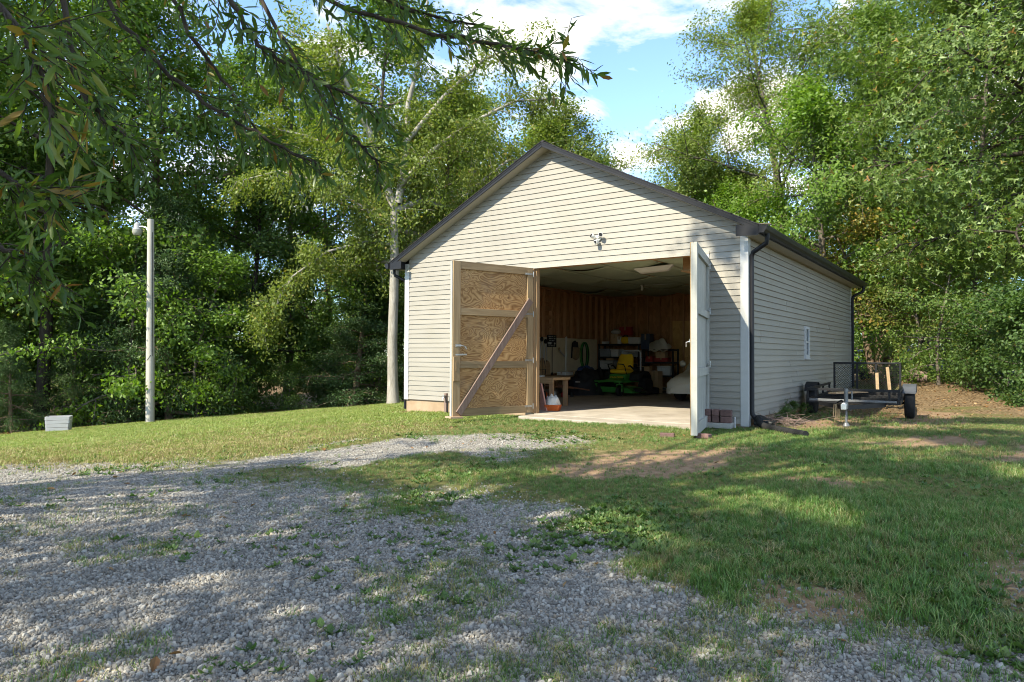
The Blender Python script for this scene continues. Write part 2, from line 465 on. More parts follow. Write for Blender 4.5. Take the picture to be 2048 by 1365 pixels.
# front wall
fw = MB()
fw.box(-W + .01, OX0 - .02, .002, .016, -.005, 2.7); fw.box(OX1 + .02, -.01, .002, .016, -.10, 2.7)
fw.prism([(-W + .01, 2.701), (-.01, 2.701), (-.01, 2.90), (MID, 4.73), (-W + .01, 2.90)], .002, .016, 'y')
front = fw.build('wall', M_osb, garage)
k = 0
while True:
    z0 = k * C; z1 = z0 + C - .0015
    if z0 > 4.78: break
    if z1 <= OZ + .06:
        board(front, -W + .1, OX0 - .10, -W + .1, OX0 - .10, z0, z1)
        board(front, OX1 + .055, -.1, OX1 + .055, -.1, z0, z1)
    if z1 > OZ + .06:
        h0, h1 = half(z0), half(z1); h0 = min(h0, W / 2 - .1); h1 = min(max(h1, .01), W / 2 - .1)
        board(front, MID - h0, MID + h0, MID - h1, MID + h1, z0, z1)
    k += 1
board(front, OX1 + .055, -.1, OX1 + .055, -.1, -C, -.0015)
# right-hand wall, boards with lap joints
sw = MB(); sw.box(-.016, -.002, .02, L - .02, -.02, 2.92); side = sw.build('wall', M_osb, garage)
rs = random.Random(5); k = 0
offs = [rs.uniform(.6, 3.4) for _ in range(40)]
while True:
    z0 = -.025 + k * C; z1 = z0 + C - .0015
    if z0 > 2.86: break
    z1 = min(z1, 2.915)
    cuts = [.11] + [y for y in (offs[k // 2] + (.0 if k % 2 == 0 else .0), offs[k // 2] + 3.2, offs[k // 2] + 6.4) if .4 < y < L - .4] + [L - .03]
    for a, b in zip(cuts, cuts[1:]):
        m = MB(); e = rs.uniform(0, .0035); xb, xt = .022 + e, .003 + e; a2 = a + .0015; b2 = b
        m.hexa([(xb, a2, z0), (xb, b2, z0), (0, b2, z0 + .004), (0, a2, z0 + .004), (xt, a2, z1), (xt, b2, z1), (0, b2, z1), (0, a2, z1)])
        m.build('siding_board', M_vinyl, side)
    k += 1
# the two walls away from the camera
bw = MB(); bw.box(-W + .02, -.02, L - .016, L - .002, -.02, 2.92)
bw.prism([(-W + .02, 2.921), (-.02, 2.921), (MID, 4.76)], L - .016, L - .002, 'y')
for i in range(29):
    z0 = i * C; bw.hexa([(-W + .1, L + .017, z0), (-.1, L + .017, z0), (-.1, L, z0), (-W + .1, L, z0), (-W + .1, L + .003, z0 + C), (-.1, L + .003, z0 + C), (-.1, L, z0 + C), (-W + .1, L, z0 + C)], 1)
bw.build('wall', [M_osb, M_vinyl], garage)
lw = MB(); lw.box(-W + .002, -W + .016, .02, L - .02, -.02, 2.92)
for i in range(28):
    z0 = i * C; lw.hexa([(-W - .017, .1, z0), (-W - .017, L - .1, z0), (-W, L - .1, z0), (-W, .1, z0), (-W - .003, .1, z0 + C), (-W - .003, L - .1, z0 + C), (-W, L - .1, z0 + C), (-W, .1, z0 + C)], 1)
lw.build('wall', [M_osb, M_vinyl], garage)
# corner posts (L shaped), J-trim round the opening
def corner(x, sx, y, sy, z0):
    m = MB(); a, b = .105, .022
    P = [(x + sx * b, y - sy * b), (x + sx * b, y + sy * (a)), (x + sx * .002, y + sy * a), (x + sx * .002, y - sy * .002), (x - sx * a, y - sy * .002), (x - sx * a, y - sy * b)]
    m.prism(P, z0, 2.95, 'z'); m.build('corner_trim', M_white, garage, bevel=.004)
corner(0, 1, 0, 1, -.135); corner(-W, -1, 0, 1, -.01); corner(0, 1, L, -1, -.05); corner(-W, -1, L, -1, -.05)
m = MB(); m.box(OX1 + .012, OX1 + .058, -.024, .004, -.10, OZ + .02); m.build('door_trim', M_white, garage, bevel=.003)
m = MB(); m.box(OX0 - .13, OX1 + .06, -.026, .006, OZ - .0, OZ + .052); m.build('door_trim', M_soffit, garage, bevel=.003)
m = MB(); m.box(OX0 - .12, OX0 - .05, -.026, .004, -.05, OZ - .001); m.build('door_trim', M_soffit, garage, bevel=.003)
m = MB(); m.box(OX0 - .048, OX0 - .004, -.02, .13, -.138, OZ - .002); m.build('door_jamb', M_jambw, garage, bevel=.003)
m = MB(); m.box(OX0 - .0035, OX0 + .035, .03, .13, -.138, OZ - .002); m.build('door_jamb', M_jambw, garage, bevel=.003)
m = MB(); m.box(OX1 - .03, OX1 + .01, -.012, .13, -.138, OZ - .002); m.build('door_jamb', M_jambw, garage, bevel=.003)
m = MB(); m.box(OX0 - .002, OX1 - .032, .018, .12, OZ + .0, OZ + .26); m.build('door_header', M_platex, garage)
# roof: two slabs with stepped shingle courses, fascia, soffits, drip edge
EX = .24                                        # eave overhang
for sx in (1, -1):
    X = lambda d: MID + sx * d
    D = W / 2 + EX
    m = MB(); y0, y1 = -.26, L + .26
    def strip(d0, d1, z0, z1, ya, yb, mi=0):
        m.hexa([(X(d0), ya, z0), (X(d1), ya, z1), (X(d1), yb, z1), (X(d0), yb, z0), (X(d0), ya, z0 + .012), (X(d1), ya, z1 + .016), (X(d1), yb, z1 + .016), (X(d0), yb, z0 + .012)], mi)
    n = 28
    for i in range(n):
        d0, d1 = D * i / n, D * (i + 1) / n + .03
        strip(d0 + .005, d1, roof_top(X(d0)) - .014, roof_top(X(d1)) - .010, y0 - .02, y1 + .02)
    roof = m.build('roof', M_shing, garage)
    t = .02
    for ya, yb in ((y0 + .001, y0 + .021), (y1 - .021, y1 - .001)):   # rake fascia
        m = MB(); zt = lambda d: roof_top(X(d)) - .006
        m.hexa([(X(.001), ya, zt(0) - .098), (X(D), ya, zt(D) - .098), (X(D), yb, zt(D) - .098), (X(.001), yb, zt(0) - .098), (X(.001), ya, zt(0)), (X(D), ya, zt(D)), (X(D), yb, zt(D)), (X(.001), yb, zt(0))])
        m.build('fascia', M_bronze, garage, bevel=.003)
        m = MB(); yq = (ya - .008, yb) if ya < 1 else (ya, yb + .008)
        m.hexa([(X(.001), yq[0], zt(0) - .042), (X(D), yq[0], zt(D) - .042), (X(D), yq[1] - .003, zt(D) - .042), (X(.001), yq[1] - .003, zt(0) - .042), (X(.001), yq[0], zt(0) - .002), (X(D), yq[0], zt(D) - .002), (X(D), yq[1] - .003, zt(D) - .002), (X(.001), yq[1] - .003, zt(0) - .002)])
        m.build('drip_edge', M_bronze, garage)
    # rake soffits
    for ya, yb in ((y0 + .022, -.003), (L + .003, y1 - .022)):
        m = MB(); zt = lambda d: roof_top(X(d)) - .104; n = 22
        for i in range(n):
            d0, d1 = D * i / n + .003, D * (i + 1) / n - .001
            m.hexa([(X(d0), ya, zt(d0)), (X(d1), ya, zt(d1)), (X(d1), yb, zt(d1)), (X(d0), yb, zt(d0)), (X(d0), ya, zt(d0) + .01), (X(d1), ya, zt(d1) + .01), (X(d1), yb, zt(d1) + .01), (X(d0), yb, zt(d0) + .01)])
        m.build('soffit', M_soffit, garage)
    # eave soffit, fascia and gutter
    xe = X(D); xw = X(W / 2)
    m = MB()
    for i in range(40):
        a = y0 + .03 + (y1 - y0 - .06) * i / 40; b = y0 + .03 + (y1 - y0 - .06) * (i + 1) / 40 - .004
        m.box(min(xw + sx * .024, xe), max(xw + sx * .024, xe), a, b, 2.835, 2.845)
    m.build('soffit', M_soffit, garage)
    m = MB(); m.box(min(xe, xe + sx * .018), max(xe, xe + sx * .018), y0, y1, 2.83, 2.965); m.build('fascia', M_bronze, garage)
    # boxed return at the foot of the rake
    m = MB(); m.prism([(xw + sx * .012, 2.832), (xe - sx * .002, 2.832), (xe - sx * .002, 2.95), (xw + sx * .012, 2.95 + .06)], y0 + .0225, -.024, 'y'); m.build('eave_return', M_bronze if sx < 0 else M_soffit, garage)
    m = MB(); m.prism([(xw - sx * .10, 2.825), (xe + sx * .0, 2.815), (xe + sx * .0, 2.955), (xw - sx * .10, 3.0)], y0 - .004, y0 + .0005, 'y'); m.build('eave_return', M_bronze, garage)
    g0 = xe + sx * .02
    prof = [(0, 2.955), (0, 2.845), (.07, 2.845), (.085, 2.87), (.10, 2.885), (.115, 2.93), (.115, 2.957), (.105, 2.957), (.105, 2.93), (.09, 2.893), (.063, 2.853), (.006, 2.853), (.006, 2.955)]
    m = MB(); m.prism([(g0 + sx * a, b) for a, b in prof], y0 - .03, y1 + .03, 'y')
    for ye in (y0 - .032, y1 + .029): m.prism([(g0 + sx * a, b) for a, b in prof[:7]], ye, ye + .003, 'y')
    m.build('gutter', M_bronze, garage)
    # downspouts
    for yd in ((.055, L - .06) if sx > 0 else (.05,)):
        xo = xw + sx * .052
        p = [(g0 + sx * .055, yd - .10 if yd < 1 else yd + .06, 2.86), (g0 + sx * .055, yd - .10 if yd < 1 else yd + .06, 2.78), (g0 + sx * .045, yd - .09 if yd < 1 else yd + .05, 2.72),
             (xo + sx * .03, yd - .02 if yd < 1 else yd + .01, 2.60), (xo, yd, 2.54), (xo, yd, 2.47)]
        zb = -.02 if (sx > 0 and yd < 1) else -.22
        p += [(xo, yd, zb + .12)]
        if sx > 0 and yd < 1: p += [(xo + .008, yd - .004, .06), (xo + .05, yd + .0, -.005), (xo + .10, yd + .01, -.06)]
        else: p += [(xo, yd, zb)]
        m = MB(); m.tube(p, .036, 12, flat=.8); m.build('downspout', M_bronze, garage, smooth=True)
m = MB(); m.tube([(MID, -.225, 4.966), (MID, L + .225, 4.966)], .03, 8, flat=.5); m.build('ridge_cap', M_shing, garage, smooth=True)
# window in the right wall
m = MB(); wy0, wy1, wz0, wz1 = 3.86, 4.20, .93, 1.58
win = MB()
for a in ((wy0, wy0 + .05, wz0, wz1), (wy1 - .05, wy1, wz0, wz1), (wy0 + .05, wy1 - .05, wz1 - .06, wz1), (wy0 + .05, wy1 - .05, wz0, wz0 + .06), (wy0 + .05, wy1 - .05, 1.245, 1.275)):
    win.box(.004, .05, a[0], a[1], a[2], a[3])
win = win.build('window', M_white, garage, bevel=.004)
t = NT('window glass'); M_glass = t.pbr((.03, .045, .055), .06, 0, None, .6)
m = MB(); m.box(.006, .026, wy0 + .051, wy1 - .051, 1.276, wz1 - .061); m.build('pane', M_glass, win)
m = MB(); m.box(.006, .022, wy0 + .051, wy1 - .051, wz0 + .061, 1.244); m.build('pane', M_glass, win)
m = MB(); m.box(.004, .062, wy0 - .02, wy1 + .02, wz0 - .025, wz0 - .001); m.build('sill', M_white, win, bevel=.004)
# framing inside
for i in range(24):
    y = .35 + i * .395
    m = MB(); m.box(-W + .018, -W + .107, y, y + .038, -.10, 2.86); m.build('stud', M_stud, garage)
    if i % 2 == 0:
        m = MB(); m.box(-.107, -.018, y, y + .038, -.10, 2.86); m.build('stud', M_stud, garage)
for i in range(18):
    x = -W + .30 + i * .395
    if x > -.2: break
    m = MB(); m.box(x, x + .038, L - .107, L - .018, -.10, 2.86); m.build('stud', M_stud, garage)
for x0 in (-W + .018, -.107):
    m = MB(); m.box(x0, x0 + .089, .02, L - .02, 2.861, 2.94); m.build('top_plate', M_plate, garage)
    m = MB(); m.box(x0, x0 + .089, .17, L - .02, -.139, -.101); m.build('sill_plate', M_plate, garage)
m = MB(); m.box(-W + .11, -.11, L - .107, L - .018, 2.861, 2.94); m.build('top_plate', M_platex, garage)
m = MB(); m.box(-W + .11, -.11, L - .107, L - .018, -.139, -.101); m.build('sill_plate', M_platex, garage)
# nailed blocks between two studs on the left wall
for j, z in enumerate((1.75, 2.0, 2.25, 2.5, 2.72)):
    y = .35 + 13 * .395
    m = MB(); m.box(-W + .03, -W + .095, y + .04, y + .393, z, z + .11); m.build('blocking', M_platex, garage)
# yellowish new board patch on the back wall
for i in range(3):
    x = -W + .30 + (5 + i) * .395 + .0395
    m = MB(); m.box(x, x + .355, L - .034, L - .0175, .2, 2.05); m.build('wall_patch', M_osb_new, garage)
# attic floor, joists, sagging ceiling panels
m = MB(); m.box(-W + .02, -.02, .02, L - .02, 3.10, 3.12); m.build('attic_floor', M_osb, garage)
for i in range(17):
    y = .10 + i * .58
    m = MB(); m.box(-W + .11, -.11, y, y + .045, 2.95, 3.09); m.build('joist', M_platex, garage)
def green_board():
    t = NT('green ceiling board'); P = t.coord('Object')
    a = t.noise(P, 1.1, 6, .6); b = t.noise(P, 7, 5, .6)
    c = t.ramp(a, [(.3, (.40, .47, .33)), (.7, (.53, .60, .44))]); c = t.mix(t.math('MULTIPLY', b, .3), c, (.20, .17, .10))
    return t.pbr(c, .8, 0, t.bump(b, .1, .004), .2)
M_green = green_board()
rs = random.Random(11)
for i in range(6):
    for j in range(4):
        x0 = -W + .125 + i * 1.19; y0 = .14 + j * 2.33; s0 = rs.uniform(.03, .15); s1 = rs.uniform(.02, .14); tw = rs.uniform(-.01, .01)
        if i == 5 and j == 1: continue
        def f(u, v, x0=x0, y0=y0, s0=s0, s1=s1, tw=tw):
            e = (1 - v) ** 7 * s0 + v ** 7 * s1
            return (x0 + u * 1.175, y0 + v * 2.31, 2.935 - e * math.sin(math.pi * u) * 1.0 - .012 * math.sin(math.pi * v) + tw * (u - .5))
        m = MB(); m.grid(f, 10, 12); o = m.build('ceiling_panel', M_green, garage, smooth=True)
        so = o.modifiers.new('solid', 'SOLIDIFY'); so.thickness = .012
for i in range(7):
    x = -W + .118 + i * 1.19
    m = MB(); m.box(x - .02, x + .02, .12, L - .12, 2.918, 2.931); m.build('furring_strip', M_plate, garage)
# loose box hanging near the header at the right
m = MB(); m.box(-1.42, -1.08, .95, 1.30, 2.52, 2.90); o = m.build('ceiling_box', M_platex, garage)
m = MB(); m.box(-1.45, -1.05, .93, 1.32, 2.495, 2.519); m.build('bottom_board', M_jambw, o)

# ------------------------------------------------------------------ the doors
def plywood():
    t = NT('rough plywood'); co = t.coord('Object', (1, 1, 1)); rnd = t.n('ObjectInfo').outputs['Random']
    off = t.n('VectorMath', _operation='ADD', i0=co); cx = t.n('CombineXYZ', X=t.math('MULTIPLY', rnd, 23.0), Z=t.math('MULTIPLY', rnd, 51.0)); t.t.links.new(cx.outputs[0], off.inputs[1])
    st = t.n('VectorMath', _operation='MULTIPLY', i0=off.outputs[0], i1=(1.1, 1, 2.1)).outputs[0]
    field = t.noise(st, 1.6, 2.5, .45, .55)
    ring = t.math('FRACT', t.math('MULTIPLY', field, 19.0))
    ring = t.math('ABSOLUTE', t.math('SUBTRACT', ring, .5))
    line = t.ramp(ring, [(.0, (1,) * 3), (.2, (.5,) * 3), (.5, (0,) * 3)])
    fine = t.noise(t.n('VectorMath', _operation='MULTIPLY', i0=off.outputs[0], i1=(2, 2, 30)).outputs[0], 4, 4)
    base = t.ramp(t.noise(off.outputs[0], 1.6, 5, .6), [(.25, (.38, .215, .095)), (.5, (.53, .325, .15)), (.75, (.62, .42, .22))])
    base = t.mix(t.math('MULTIPLY', fine, .3), base, (.40, .26, .14))
    col = t.mix(t.math('MULTIPLY', line, .8), base, (.17, .075, .028))
    kn = t.n('TexVoronoi', Vector=off.outputs[0], Scale=2.6)
    col = t.mix(t.ramp(kn.outputs['Distance'], [(.035, (.75,) * 3), (.075, (0,) * 3)]), col, (.10, .05, .025))
    col = t.mix(t.ramp(t.noise(off.outputs[0], 2.2, 5, .7), [(.52, (0,) * 3), (.8, (.55,) * 3)]), col, (.23, .17, .13))
    return t.pbr(col, .8, 0, t.bump(line, .25, .003), .2)
M_ply = plywood()
M_rail = wood('weathered rail', (.26, .175, .095), (.47, .335, .195), 'x', stain=(.20, .15, .095))
M_stile = wood('weathered stile', (.26, .175, .095), (.48, .34, .20), 'z', stain=(.20, .15, .095))
M_brace = wood('grey weathered brace', (.17, .115, .095), (.33, .235, .20), 'z', stain=(.15, .11, .10))
def old_paint():
    t = NT('chalky weathered door paint'); P = t.coord('Object'); a = t.noise(P, 2.4, 7, .65); st = t.noise(t.coord('Object', (14, 14, 1.1)), 1.0, 5, .6)
    c = t.ramp(a, [(.3, (.31, .31, .285)), (.7, (.43, .43, .40))]); c = t.mix(t.ramp(st, [(.5, (0,) * 3), (.8, (.65,) * 3)]), c, (.20, .19, .165))
    c = t.mix(t.ramp(t.noise(P, 9, 6, .7), [(.64, (0,) * 3), (.72, (.8,) * 3)]), c, (.21, .15, .10))
    return t.pbr(c, .8, 0, t.bump(st, .3, .004), .2)
M_paint = old_paint()
M_steel = plain('galvanised steel', (.48, .49, .50), .38, .85, .2, 8)
M_pink = wood('fresh pine block', (.50, .32, .22), (.66, .46, .33), 'x')

def leaf_door(hx, hy, ang, width, z0, z1, left):
    H = z1 - z0
    d = bpy.data.objects.new('door', None); COL.objects.link(d); d.parent = garage
    d.location = (hx, hy, z0); d.rotation_euler = (0, 0, ang)
    d['label'] = ('left garage door swung open, bare plywood and diagonal brace on its inner face' if left else 'right garage door swung open, painted off-white outer face')
    rails = [(H - .135, H), (H - .95, H - .825), (H - 1.895, H - 1.77), (.0, .135)] if left else [(H - .13, H), (H - .98, H - .875), (.80, .92), (.0, .16)]
    fr = (M_rail, M_stile) if left else (M_paint, M_paint)
    for a, b in rails:
        m = MB(); m.box(.131, width - .151, .012, .05, a, b); m.build('rail', fr[0], d, bevel=.003)
    m = MB(); m.box(0, .13, .012, .052, 0, H); m.build('stile', fr[1], d, bevel=.003)
    m = MB(); m.box(width - .15, width, .012, .052, 0, H); m.build('stile', fr[1], d, bevel=.003)
    zs = sorted(rails)
    for (a, b), (a2, b2) in zip(zs, zs[1:]):
        m = MB(); m.box(.02, width - .02, -.004, .011, b - .04, a2 + .04 - .0805 + .08 - .04); m.build('panel', M_ply if left else M_paint, d)
    # other face: painted frame outside (left door), bare frame inside (right door)
    o_m = M_paint if left else M_stile
    m = MB(); m.box(.0, width, -.028, -.0045, 0, H) if left else m.box(width - .14, width, -.045, -.0045, 0, H); m.build('facing', o_m if left else M_stile, d, bevel=.003)
    if not left:
        m = MB(); m.box(0, .13, -.045, -.0045, 0, H); m.build('facing', M_stile, d, bevel=.003)
        for a, b in rails:
            m = MB(); m.box(.131, width - .141, -.043, -.0045, a, b); m.build('rail', M_rail, d, bevel=.003)
    # edge strip and hinges
    m = MB(); m.box(width + .001, width + .016, -.03, .03 if left else .052, 0, H - .01); m.build('edge_strip', M_paint, d, bevel=.002)
    for z in (.12, H * .36, H * .68, H - .12):
        m = MB(); m.box(.02, .19, .0525, .0575, z - .02, z + .02); m.tube([(-.004, .056, z - .05), (-.004, .056, z + .05)], .009, 8)
        for q in (.05, .10, .16): m.tube([(q, .0575, z), (q, .0625, z)], .009, 8)
        m.build('hinge', M_steel, d)
    return d, H
aL = math.atan2(-1.67, -.57)
dl, H = leaf_door(-4.045, -.035, aL, 1.765, -.115, 2.625, True)
# diagonal brace, laid over the rails
p = Vector((1.66, .07, .05)); q = Vector((.075, .07, 2.12))
m = MB(); m.bar(p, q, .038, .135, up=(0, 1, 0)); 
m = MB()
dirv = (q - p).normalized(); nrm = Vector((-dirv.z, 0, dirv.x)) * .062
m.hexa([p - nrm + Vector((0, -.017, 0)), p + nrm + Vector((0, -.017, 0)), p + nrm + Vector((0, .02, 0)), p - nrm + Vector((0, .02, 0)),
        q - nrm + Vector((0, -.017, 0)), q + nrm + Vector((0, -.017, 0)), q + nrm + Vector((0, .02, 0)), q - nrm + Vector((0, .02, 0))])
m.build('brace', M_brace, dl, bevel=.004)
m = MB(); m.tube([(1.70, .056, 1.24), (1.60, .075, 1.245), (1.52, .085, 1.225)], .009, 8); m.tube([(1.52, .085, 1.225), (1.50, .085, 1.20), (1.52, .085, 1.18), (1.545, .085, 1.20), (1.52, .085, 1.225)], .007, 6); m.box(1.60, 1.72, .0525, .058, 1.22, 1.27); m.build('hook', M_steel, dl, smooth=True)
m = MB(); m.bar((1.72, .062, 1.085), (1.50, .075, 1.09), .012, .028); m.build('latch_bar', M_steel, dl)
m = MB(); m.box(1.64, 1.765, .053, .085, .62, 1.05); m.box(1.70, 1.735, .0855, .09, .80, .97); m.build('latch_block', M_stile, dl, bevel=.004)
m = MB(); m.prism([(1.60, -.03), (1.86, -.02), (1.86, .01), (1.60, .0)], -.05, .14, 'y'); m.build('foot_block', M_pink, dl, bevel=.004)
aR = math.atan2(-1.72, .42)
dr, H = leaf_door(-.645, -.035, aR, 1.765, -.125, 2.545, False)
m = MB(); m.box(1.60, 1.70, -.06, -.0455, 1.28, 1.33); m.tube([(1.66, -.06, 1.30), (1.68, -.11, 1.28), (1.66, -.11, 1.22)], .009, 8); m.build('hook', M_steel, dr)
m = MB(); m.tube([(1.2, -.05, 2.5), (1.3, -.09, 2.3), (1.33, -.09, 1.9), (1.29, -.08, 1.6), (1.36, -.06, 1.45)], .006, 6); m.build('cord', plain('white cord', (.6, .58, .55)), dr, smooth=True)
# ------------------------------------------------------------------ things
FL = -.14                                     # garage floor
M_black = plain('black steel paint', (.014, .014, .016), .5, 0, .3, 8, 0, .22)
M_rubber = plain('tyre rubber', (.02, .02, .021), .85, 0, .25, 20, .3, .2)
M_blackp = plain('black plastic', (.02, .021, .023), .5, 0, .2, 6, 0, .3)
M_green_p = plain('green mower paint', (.045, .23, .04), .38, 0, .15)
M_yellow = plain('yellow vinyl', (.85, .55, .025), .45, 0, .08)
M_yrim = plain('yellow wheel paint', (.75, .48, .04), .45, 0, .12)
M_chrome = plain('grey steel tube', (.50, .51, .52), .4, .1, .1)
M_whitep = plain('white plastic', (.66, .66, .64), .5, 0, .06)
M_card = plain('cardboard', (.46, .31, .18), .85, 0, .12, 3)
M_tote = plain('grey storage plastic', (.28, .30, .32), .4, 0, .12)
M_clear = plain('cloudy storage plastic', (.50, .50, .48), .35, 0, .15)
M_red = plain('red enamel', (.32, .03, .025), .5, 0, .2)
M_blue = plain('blue tarpaulin', (.03, .075, .22), .55, 0, .25, 9, .4)
M_tan = plain('tan canvas', (.33, .23, .13), .9, 0, .2, 12)
M_bag = plain('black bag cloth', (.017, .018, .022), .75, 0, .4, 6, .5)
M_cover = plain('beige car cover', (.56, .53, .46), .8, 0, .06, 4, .2)
M_pine = wood('bench pine', (.46, .29, .15), (.64, .45, .27), 'x')
M_pinez = wood('bench leg pine', (.40, .24, .13), (.58, .38, .23), 'z')
M_orange = plain('orange plastic', (.62, .12, .02), .5)
M_beige = plain('beige slat panel', (.66, .57, .40), .6, 0, .08)

def bx(name, mat, par, *a, bevel=.004):
    m = MB(); m.box(*a); return m.build(name, mat, par, bevel=bevel)

def tote(label, cat, x, y, z, w, d, h, mat, lid=None, name='storage_bin', open_=False, rz=0.0, group='storage on the shelves'):
    t = thing(name, label, cat, (x, y, z), rz, group)
    m = MB(); a, b = .92, 1.0
    m.hexa([(-w / 2 * a, -d / 2 * a, 0), (w / 2 * a, -d / 2 * a, 0), (w / 2 * a, d / 2 * a, 0), (-w / 2 * a, d / 2 * a, 0), (-w / 2, -d / 2, h), (w / 2, -d / 2, h), (w / 2, d / 2, h), (-w / 2, d / 2, h)])
    m.build('body', mat, t, bevel=.008)
    if lid is not None:
        bx('lid', lid, t, -w / 2 - .012, w / 2 + .012, -d / 2 - .012, d / 2 + .012, h + .001, h + .03, bevel=.008)
        bx('handle', lid, t, -.05, .05, -d / 2 - .03, -d / 2 - .001, h * .72, h * .80)
    return t
def carton(label, x, y, z, w, d, h, mat=None, rz=0.0, name='cardboard_box', cat='box', group='storage on the shelves'):
    t = thing(name, label, cat, (x, y, z), rz, group)
    bx('body', mat or M_card, t, -w / 2, w / 2, -d / 2, d / 2, 0, h, bevel=.005)
    bx('flap', mat or M_card, t, -w / 2, -.003, -d / 2, d / 2, h + .001, h + .006, bevel=0); bx('flap', mat or M_card, t, .003, w / 2, -d / 2, d / 2, h + .001, h + .006, bevel=0)
    bx('tape', M_tan, t, -.025, .025, -d / 2 - .002, -d / 2 - .0005, h * .6, h, bevel=0)
    return t

# security lights and camera on the gable
sc_ = thing('security_camera', 'white security camera with twin lamps on the gable siding', 'camera', (-2.62, -.018, 3.07))
m = MB(); m.lathe([(.055, 0), (.06, .012), (.045, .03)], 20, Matrix.Rotation(R(90), 4, 'X')); m.build('mount', M_whitep, sc_, smooth=True)
for s in (-1, 1):
    Mx = Matrix.Translation((s * .06, -.06, .02)) @ Matrix.Rotation(R(s * 38), 4, 'Z') @ Matrix.Rotation(R(68), 4, 'X')
    m = MB(); m.tube([(0, -.03, 0), (s * .05, -.055, .01), (s * .07, -.07, .02)], .012, 8); m.lathe([(.02, -.02), (.035, 0), (.042, .045), (.042, .06)], 16, Mx); o = m.build('lamp_head', M_whitep, sc_, smooth=True)
    m = MB(); m.lathe([(.036, .0605), (.035, .064)], 16, Mx); m.build('lens', M_black, o)
m = MB(); m.box(-.035, .035, -.12, -.03, -.115, -.045); o = m.build('camera_body', M_whitep, sc_, bevel=.012)
m = MB(); m.lathe([(.024, 0), (.022, .012)], 16, Matrix.Translation((0, -.12, -.08)) @ Matrix.Rotation(R(90), 4, 'X')); m.build('lens', M_black, o)

# ---- riding mower
def wheel(par, x, y, r, w, name='wheel', rim=None, lug=True, axis='x', z=None):
    z = r if z is None else z
    Mx = Matrix.Translation((x, y, z)) @ Matrix.Rotation(R(90), 4, 'Y')
    wo = bpy.data.objects.new(name, None); COL.objects.link(wo); wo.parent = par
    m = MB(); n = 28
    prof = [(r * .56, -w * .42), (r * .80, -w * .5), (r * .95, -w * .42), (r, -w * .22), (r, w * .22), (r * .95, w * .42), (r * .80, w * .5), (r * .56, w * .42)]
    m.lathe(prof, n, Mx)
    if lug:
        for k in range(n):
            a = 2 * math.pi * k / n; s = 1 if k % 2 else -1
            Lm = Mx @ Matrix.Rotation(a, 4, 'Z')
            m.hexa([Lm @ Vector(v) for v in [(r * .985, -.012, s * .0), (r * .985, .012, 0), (r * .985, .022, s * w * .4), (r * .985, 0, s * w * .4), (r * 1.02, -.012, 0), (r * 1.02, .012, 0), (r * 1.02, .022, s * w * .4), (r * 1.02, 0, s * w * .4)]])
    m.build('tyre', M_rubber, wo, smooth=True)
    m = MB(); m.lathe([(r * .12, -w * .30), (r * .5, -w * .18), (r * .58, -w * .40), (r * .58, w * .40), (r * .5, w * .18), (r * .12, w * .30)], 20, Mx); m.build('rim', rim or M_yrim, wo, smooth=True)
    return wo
mw = thing('riding_mower', 'green zero-turn mower with yellow seat and yellow wheels on the garage floor', 'mower', (-5.50, 6.62, FL), -.12)
wheel(mw, -.42, -.60, .135, .12, lug=False); wheel(mw, .42, -.60, .135, .12, lug=False)
wheel(mw, -.50, .62, .25, .24); wheel(mw, .50, .62, .25, .24)
for s in (-1, 1):
    m = MB(); m.box(s * .42 - .085, s * .42 - .065, -.63, -.57, .12, .31); m.box(s * .42 + .065, s * .42 + .085, -.63, -.57, .12, .31); m.box(s * .42 - .085, s * .42 + .085, -.64, -.56, .31, .335); m.tube([(s * .42, -.60, .33), (s * .42, -.60, .42)], .026, 10)
    m.build('caster_fork', M_green_p, mw, bevel=.004)
m = MB(); m.bar((-.50, -.60, .40), (.50, -.60, .40), .06, .05); m.bar((-.26, -.60, .38), (-.30, .75, .40), .05, .07); m.bar((.26, -.60, .38), (.30, .75, .40), .05, .07); m.build('frame', M_green_p, mw, bevel=.006)
m = MB(); m.prism([(-.62, .12), (-.56, .22), (-.30, .24), (.30, .24), (.56, .22), (.70, .12), (.68, .08), (-.60, .08)], -.38, .30, 'y'); m.build('mowing_deck', M_green_p, mw, bevel=.015)
m = MB(); m.prism([(.60, .10), (.86, .12), (.84, .16), (.60, .21)], -.2, .12, 'y'); m.build('discharge_chute', M_blackp, mw, bevel=.006)
m = MB(); m.prism([(-.52, .43), (-.20, .44), (-.06, .50), (-.06, .46), (-.52, .40)], -.24, .24, 'x'); m.build('footplate', M_green_p, mw, bevel=.006)
m = MB(); m.prism([(-.10, .42), (-.06, .58), (.52, .60), (.60, .42)], -.27, .27, 'x'); o = m.build('body', M_green_p, mw, bevel=.02)
for s in (-1, 1):
    m = MB(); m.prism([(.08, .40), (.12, .60), (.34, .68), (.66, .66), (.80, .54), (.78, .42), (.60, .56), (.36, .56), (.22, .42)], s * .28, s * .58, 'x'); m.build('fender', M_blackp, mw, bevel=.02)
    m = MB(); m.tube([(s * .24, .02, .58), (s * .27, -.10, .78), (s * .26, -.16, .86), (s * .10, -.18, .87)], .016, 8); m.build('control_lever', M_blackp, mw, smooth=True)
    m = MB(); m.tube([(s * .29, .42, .66), (s * .29, .14, .82), (s * .29, .06, .81)], .022, 8); m.build('armrest', M_blackp, mw, smooth=True)
def cushion(x0, x1, y0, y1, z0, z1, name, mat, par, tilt=0.0):
    m = MB(); m.box(x0, x1, y0, y1, z0, z1); o = m.build(name, mat, par, smooth=2); b = o.modifiers.new('b', 'BEVEL'); b.width = min(z1 - z0, y1 - y0, x1 - x0) * .42; b.segments = 4; o.rotation_euler = (tilt, 0, 0); return o
